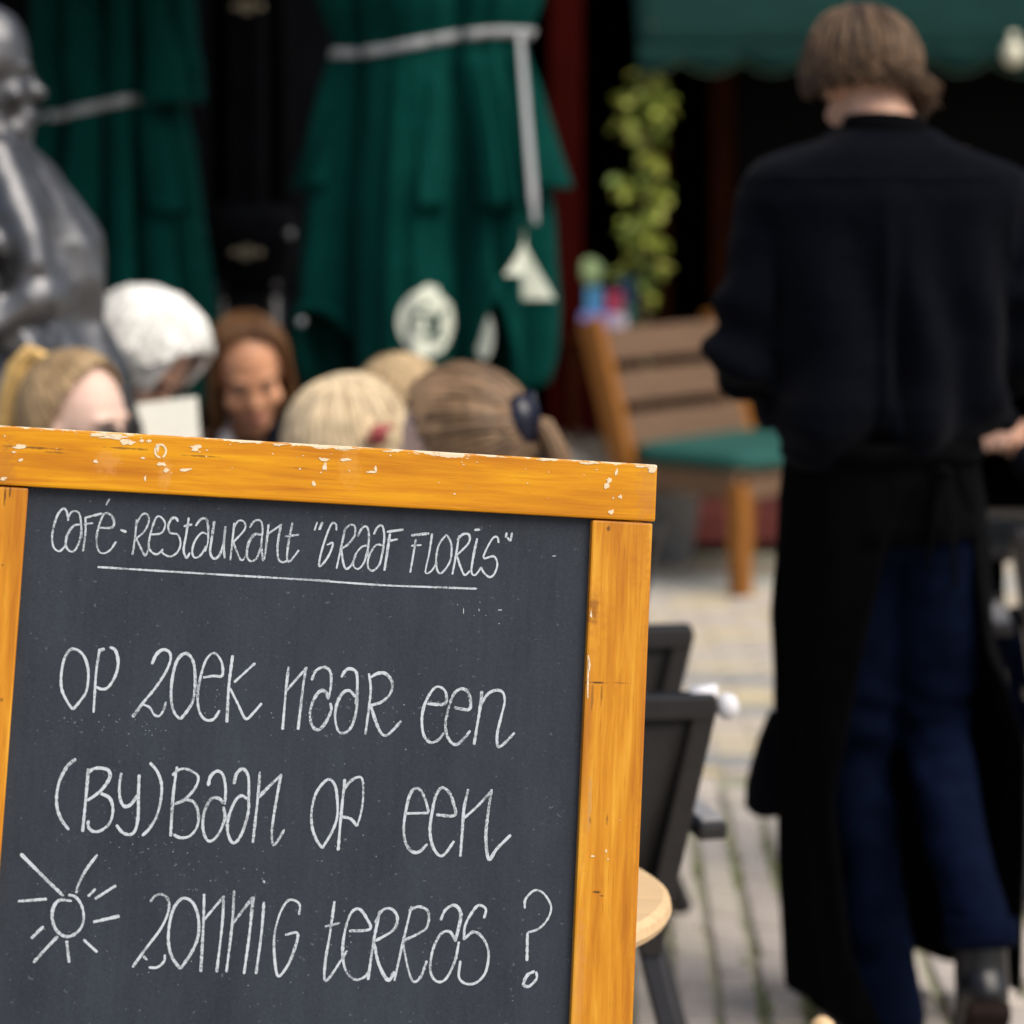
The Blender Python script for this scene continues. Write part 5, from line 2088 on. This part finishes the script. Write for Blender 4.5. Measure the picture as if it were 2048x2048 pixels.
def shirt_folds(c, k):
    x, y, z = c
    dx = x - wx(1765)
    v = 0.0
    back = max(0.0, -k[1])
    low = min(1, max(0, (wz(365) - z) * 4))
    # centre pleat and fan of soft folds below the yoke
    fan = dx / (1 + .9 * max(0, wz(360) - z))
    if abs(dx) < .2:
        v += back * low * (.010 * math.exp(-((dx + .012) / .012) ** 2) - .007 * math.exp(-((dx - .012) / .014) ** 2))
        v += back * low * .010 * math.sin(fan * 52 + 2.2 * nz(x, y, z, 4, 2))
    v += .0035 * math.exp(-((z - wz(352)) / .004) ** 2) * back * (1 if abs(dx) < .19 else 0)
    # diagonal drags into the waistband
    b = min(1, max(0, (wz(640) - z) * 3.5))
    v += b * .012 * math.sin((dx * 26 + (z - 1.0) * 22 * (1 if dx > 0 else -1)) + 3 * nz(x, y, z, 5, 9))
    # creases round the elbows
    if abs(dx) > .2:
        v += .009 * math.sin(z * 62 + dx * 14 + 3 * nz(x, y, z, 7)) * min(1, max(0, (1.42 - z) * 4))
    return 1.6 * v + .013 * nz(x, y, z * .7, 7, 4) + .003 * nz(x, y, z, 18, 7)


displace(me, shirt_folds)
link('shirt', me, M_navy, waiter)
bm = bmesh.new()
R_ = []
for j, (dz, k) in enumerate(((-.012, 1.06), (.006, 1.0), (.024, .95))):
    R_.append(((wx(1772), WD + .004 + .008 * j, wz(268) + dz), (.076 * k, 0, -.004), (0, .068 * k, -.014)))
loft(bm, R_, 30, 2.1, close=False)
o = fin('collar', bm, M_apron, waiter, smooth=True)
s = o.modifiers.new('t', 'SOLIDIFY')
s.thickness = .006

# shirt tail hanging out below the waistband at the back
bm = bmesh.new()
loft(bm, [((wx(1764), WD - .004, wz(905)), (.164, 0, 0), (0, .138, 0)), ((wx(1766), WD - .004, wz(960)), (.166, 0, 0), (0, .143, 0)), ((wx(1770), WD - .004, wz(1030)), (.168, 0, .006), (0, .144, 0)),
          ((wx(1772), WD - .004, wz(1072)), (.168, 0, .012), (0, .144, 0))], 40, 2.2, close=False)
for v in bm.verts:
    v.co.y += .006 * math.sin(v.co.x * 60)
o = fin('shirt_tail', bm, M_apron, waiter, smooth=True)
s = o.modifiers.new('t', 'SOLIDIFY')
s.thickness = .003
# trousers
bm = bmesh.new()
ell(bm, (wx(1772), WD, wz(1000)), (.168, .128, .13), 20)
for h, k, a, kr in ((hipl, knl, anl, 0), (hipr, knr, anr, 1)):
    a2 = a + Vector((0, 0, .06)) if kr else a + Vector((0, -.02, -.055))
    limb(bm, [h + Vector((0, 0, .02)), h.lerp(k, .5), k, k.lerp(a, .5), a2], [.102, .088, .064, .055, .05 if kr else .066], 18)
me = fuse('trousers', bm, .007, 3)


def jean_folds(c, k):
    x, y, z = c
    v = .006 * nz(x, y, z, 9, 12)
    kk = math.exp(-((z - knr.z) / .14) ** 2) + math.exp(-((z - .2) / .1) ** 2) * 1.3
    v += kk * .007 * math.sin(z * 60 + x * 34 + 7 * nz(x, y, z, 5)) * (.5 + nz(x, y, z, 8, 3))
    return v


displace(me, jean_folds)
link('trousers', me, M_denim, waiter)
bm = bmesh.new()
for kr in (1,):
    c = anr + Vector((0, 0, .062))
    R_ = []
    for dz, r in ((-.03, .059), (-.015, .062), (.012, .061), (.02, .057)):
        R_.append((c + Vector((0, 0, dz)), (r, 0, 0), (0, r, -.012)))
    loft(bm, R_, 24, 2, close=False)
o = fin('trouser_cuff', bm, M_denim, waiter, smooth=True)
s = o.modifiers.new('t', 'SOLIDIFY')
s.thickness = .005
# boots
for an, up, heel in ((anl, 0, 0), (anr, 1, .05)):
    bm = bmesh.new()
    pitch = .1 if not up else -.5
    f = Vector((0, math.cos(pitch), math.sin(pitch)))
    f = Vector((0, .97, -.06)) if not up else Vector((0, .68, -.73)).normalized()
    b0 = an + (Vector((0, -.035, -.03)) if not up else Vector((0, -.03, -.035)))
    limb(bm, [an + Vector((0, 0, .035)), an + Vector((0, -.005, .0)), b0 + f * .02], [.044, .045, .045], 14)
    limb(bm, [b0, b0 + f * .1 + Vector((0, 0, -.008)), b0 + f * .2 + Vector((0, 0, -.018))], [.043, .043, .034], 14)
    boot = link('boot', fuse('boot', bm, .006, 3), M_leather, waiter)
    bm = bmesh.new()
    n_ = Vector((0, -f.z, f.y))
    Rr = Matrix((Vector((1, 0, 0)), f, n_)).transposed()
    box(bm, b0 + f * .0 - n_ * .05, (.072, .075, .03), Rr, bev=.01)
    box(bm, b0 + f * .13 - n_ * .047, (.08, .2, .014), Rr, bev=.006)
    fin('sole', bm, M_sole, boot)

# apron: a long wrap that opens at the back; angle 0 faces the camera, + to the right
bm = bmesh.new()
zt = wz(878)
rowsz = [zt - (zt - .062) * j / 46 for j in range(47)]
G = []
for z in rowsz:
    k = (zt - z) / (zt - .06)
    # left edge sweeps from the waist knot down to the lower left; the right edge swings out like a coat tail
    py = 238 + (CAMZ - z) / ws
    ledge = float(np.interp(py, [895, 985, 1100, 1300, 1570, 1860, 2010], [1840, 1775, 1745, 1700, 1655, 1690, 1750]))
    redge = float(np.interp(py, [895, 985, 1100, 1300, 1450, 1600, 1860, 2010], [1880, 1915, 1945, 1972, 2040, 2046, 2046, 2044]))
    outl = float(np.interp(py, [895, 1000, 1250, 1500, 1830, 2010], [1573, 1558, 1547, 1556, 1572, 1580]))
    outr = float(np.interp(py, [895, 1000, 1250, 1400, 1500, 1850, 2010], [1952, 1972, 1985, 2020, 2062, 2052, 2048]))
    cx = (wx(outl) + wx(outr)) / 2
    rx = (wx(outr) - wx(outl)) / 2
    ry = .156 + .085 * k
    xl, xr = max(-.985, min(.98, (wx(ledge) - cx) / rx)), max(-.98, min(.985, (wx(redge) - cx) / rx))
    al, ar = math.asin(xl), math.asin(xr)
    # go from the left edge, round the front (away from the camera), to the right edge
    row = []
    n = 72
    for i in range(n + 1):
        a = al - (2 * math.pi - (ar - al)) * i / n
        fold = .010 * k * math.sin(a * 9 + 2 * math.sin(z * 3)) + .006 * nz(math.cos(a), math.sin(a), z * 2, 3)
        q = 1 + fold / rx
        yc = WD + .002 + .10 * k
        row.append(bm.verts.new((cx + rx * q * math.sin(a), yc - ry * q * math.cos(a), z + .006 * math.sin(a * 2 + 1) * k + .034 * k * max(0, -math.sin(a)) ** 2 - (.018 * math.cos(a / 2) ** 2 * k if i < 12 else 0))))
    G.append(row)
for p, q in zip(G, G[1:]):
    for i in range(len(p) - 1):
        bm.faces.new((p[i], p[i + 1], q[i + 1], q[i]))
o = fin('apron', bm, M_apron, waiter, smooth=True)
s = o.modifiers.new('t', 'SOLIDIFY')
s.thickness = .004
# waistband with its knot and strings
bm = bmesh.new()
loft(bm, [((wx(1762), WD, wz(908)), (.176, 0, 0), (0, .162, 0)), ((wx(1762), WD, wz(868)), (.172, 0, 0), (0, .158, 0))], 40, 2.2, close=False)
o = fin('apron_waistband', bm, M_apron, waiter, smooth=True)
s = o.modifiers.new('t', 'SOLIDIFY')
s.thickness = .005
bm = bmesh.new()
kc = Vector((wx(1862), WD - .155, wz(925)))
ell(bm, kc, (.018, .012, .014), 10)
for dx, dz in ((-.03, -.16), (.02, -.19)):
    tube(bm, [kc, kc + Vector((dx * .4, -.012, -.05)), kc + Vector((dx, -.004, dz))], [.008, .009, .006], 6, .4)
fin('apron_strings', bm, M_apron, waiter, smooth=True)
# the front corner of the apron that swings out at the left
bm = bmesh.new()
V = []
for j in range(13):
    k = j / 12
    py = 1455 + 190 * k
    xo = float(np.interp(py, [1455, 1520, 1600, 1645], [1572, 1546, 1522, 1520]))
    row = []
    for i in range(7):
        q = i / 6
        row.append(bm.verts.new((wx(xo + (1600 - xo) * q), WD + .12 - .05 * math.sin(q * 3), wz(py + 10 * q) + .006 * math.sin(q * 7 + k * 3))))
    V.append(row)
for p, q in zip(V, V[1:]):
    for i in range(6):
        bm.faces.new((p[i], p[i + 1], q[i + 1], q[i]))
o = fin('side_cloth', bm, M_navy, waiter, smooth=True)
s = o.modifiers.new('t', 'SOLIDIFY')
s.thickness = .02
# order pad in the hands
bm = bmesh.new()
pm = (wrl + wrr) / 2 + Vector((0, .11, .02))
box(bm, (0, 0, 0), (.09, .14, .012), Matrix.Rotation(.6, 3, 'X'), bev=.002)
op = fin('order_pad', bm, M_paper, loc=pm)
tag(op, 'small white order pad held in front of the waiter', 'notepad')
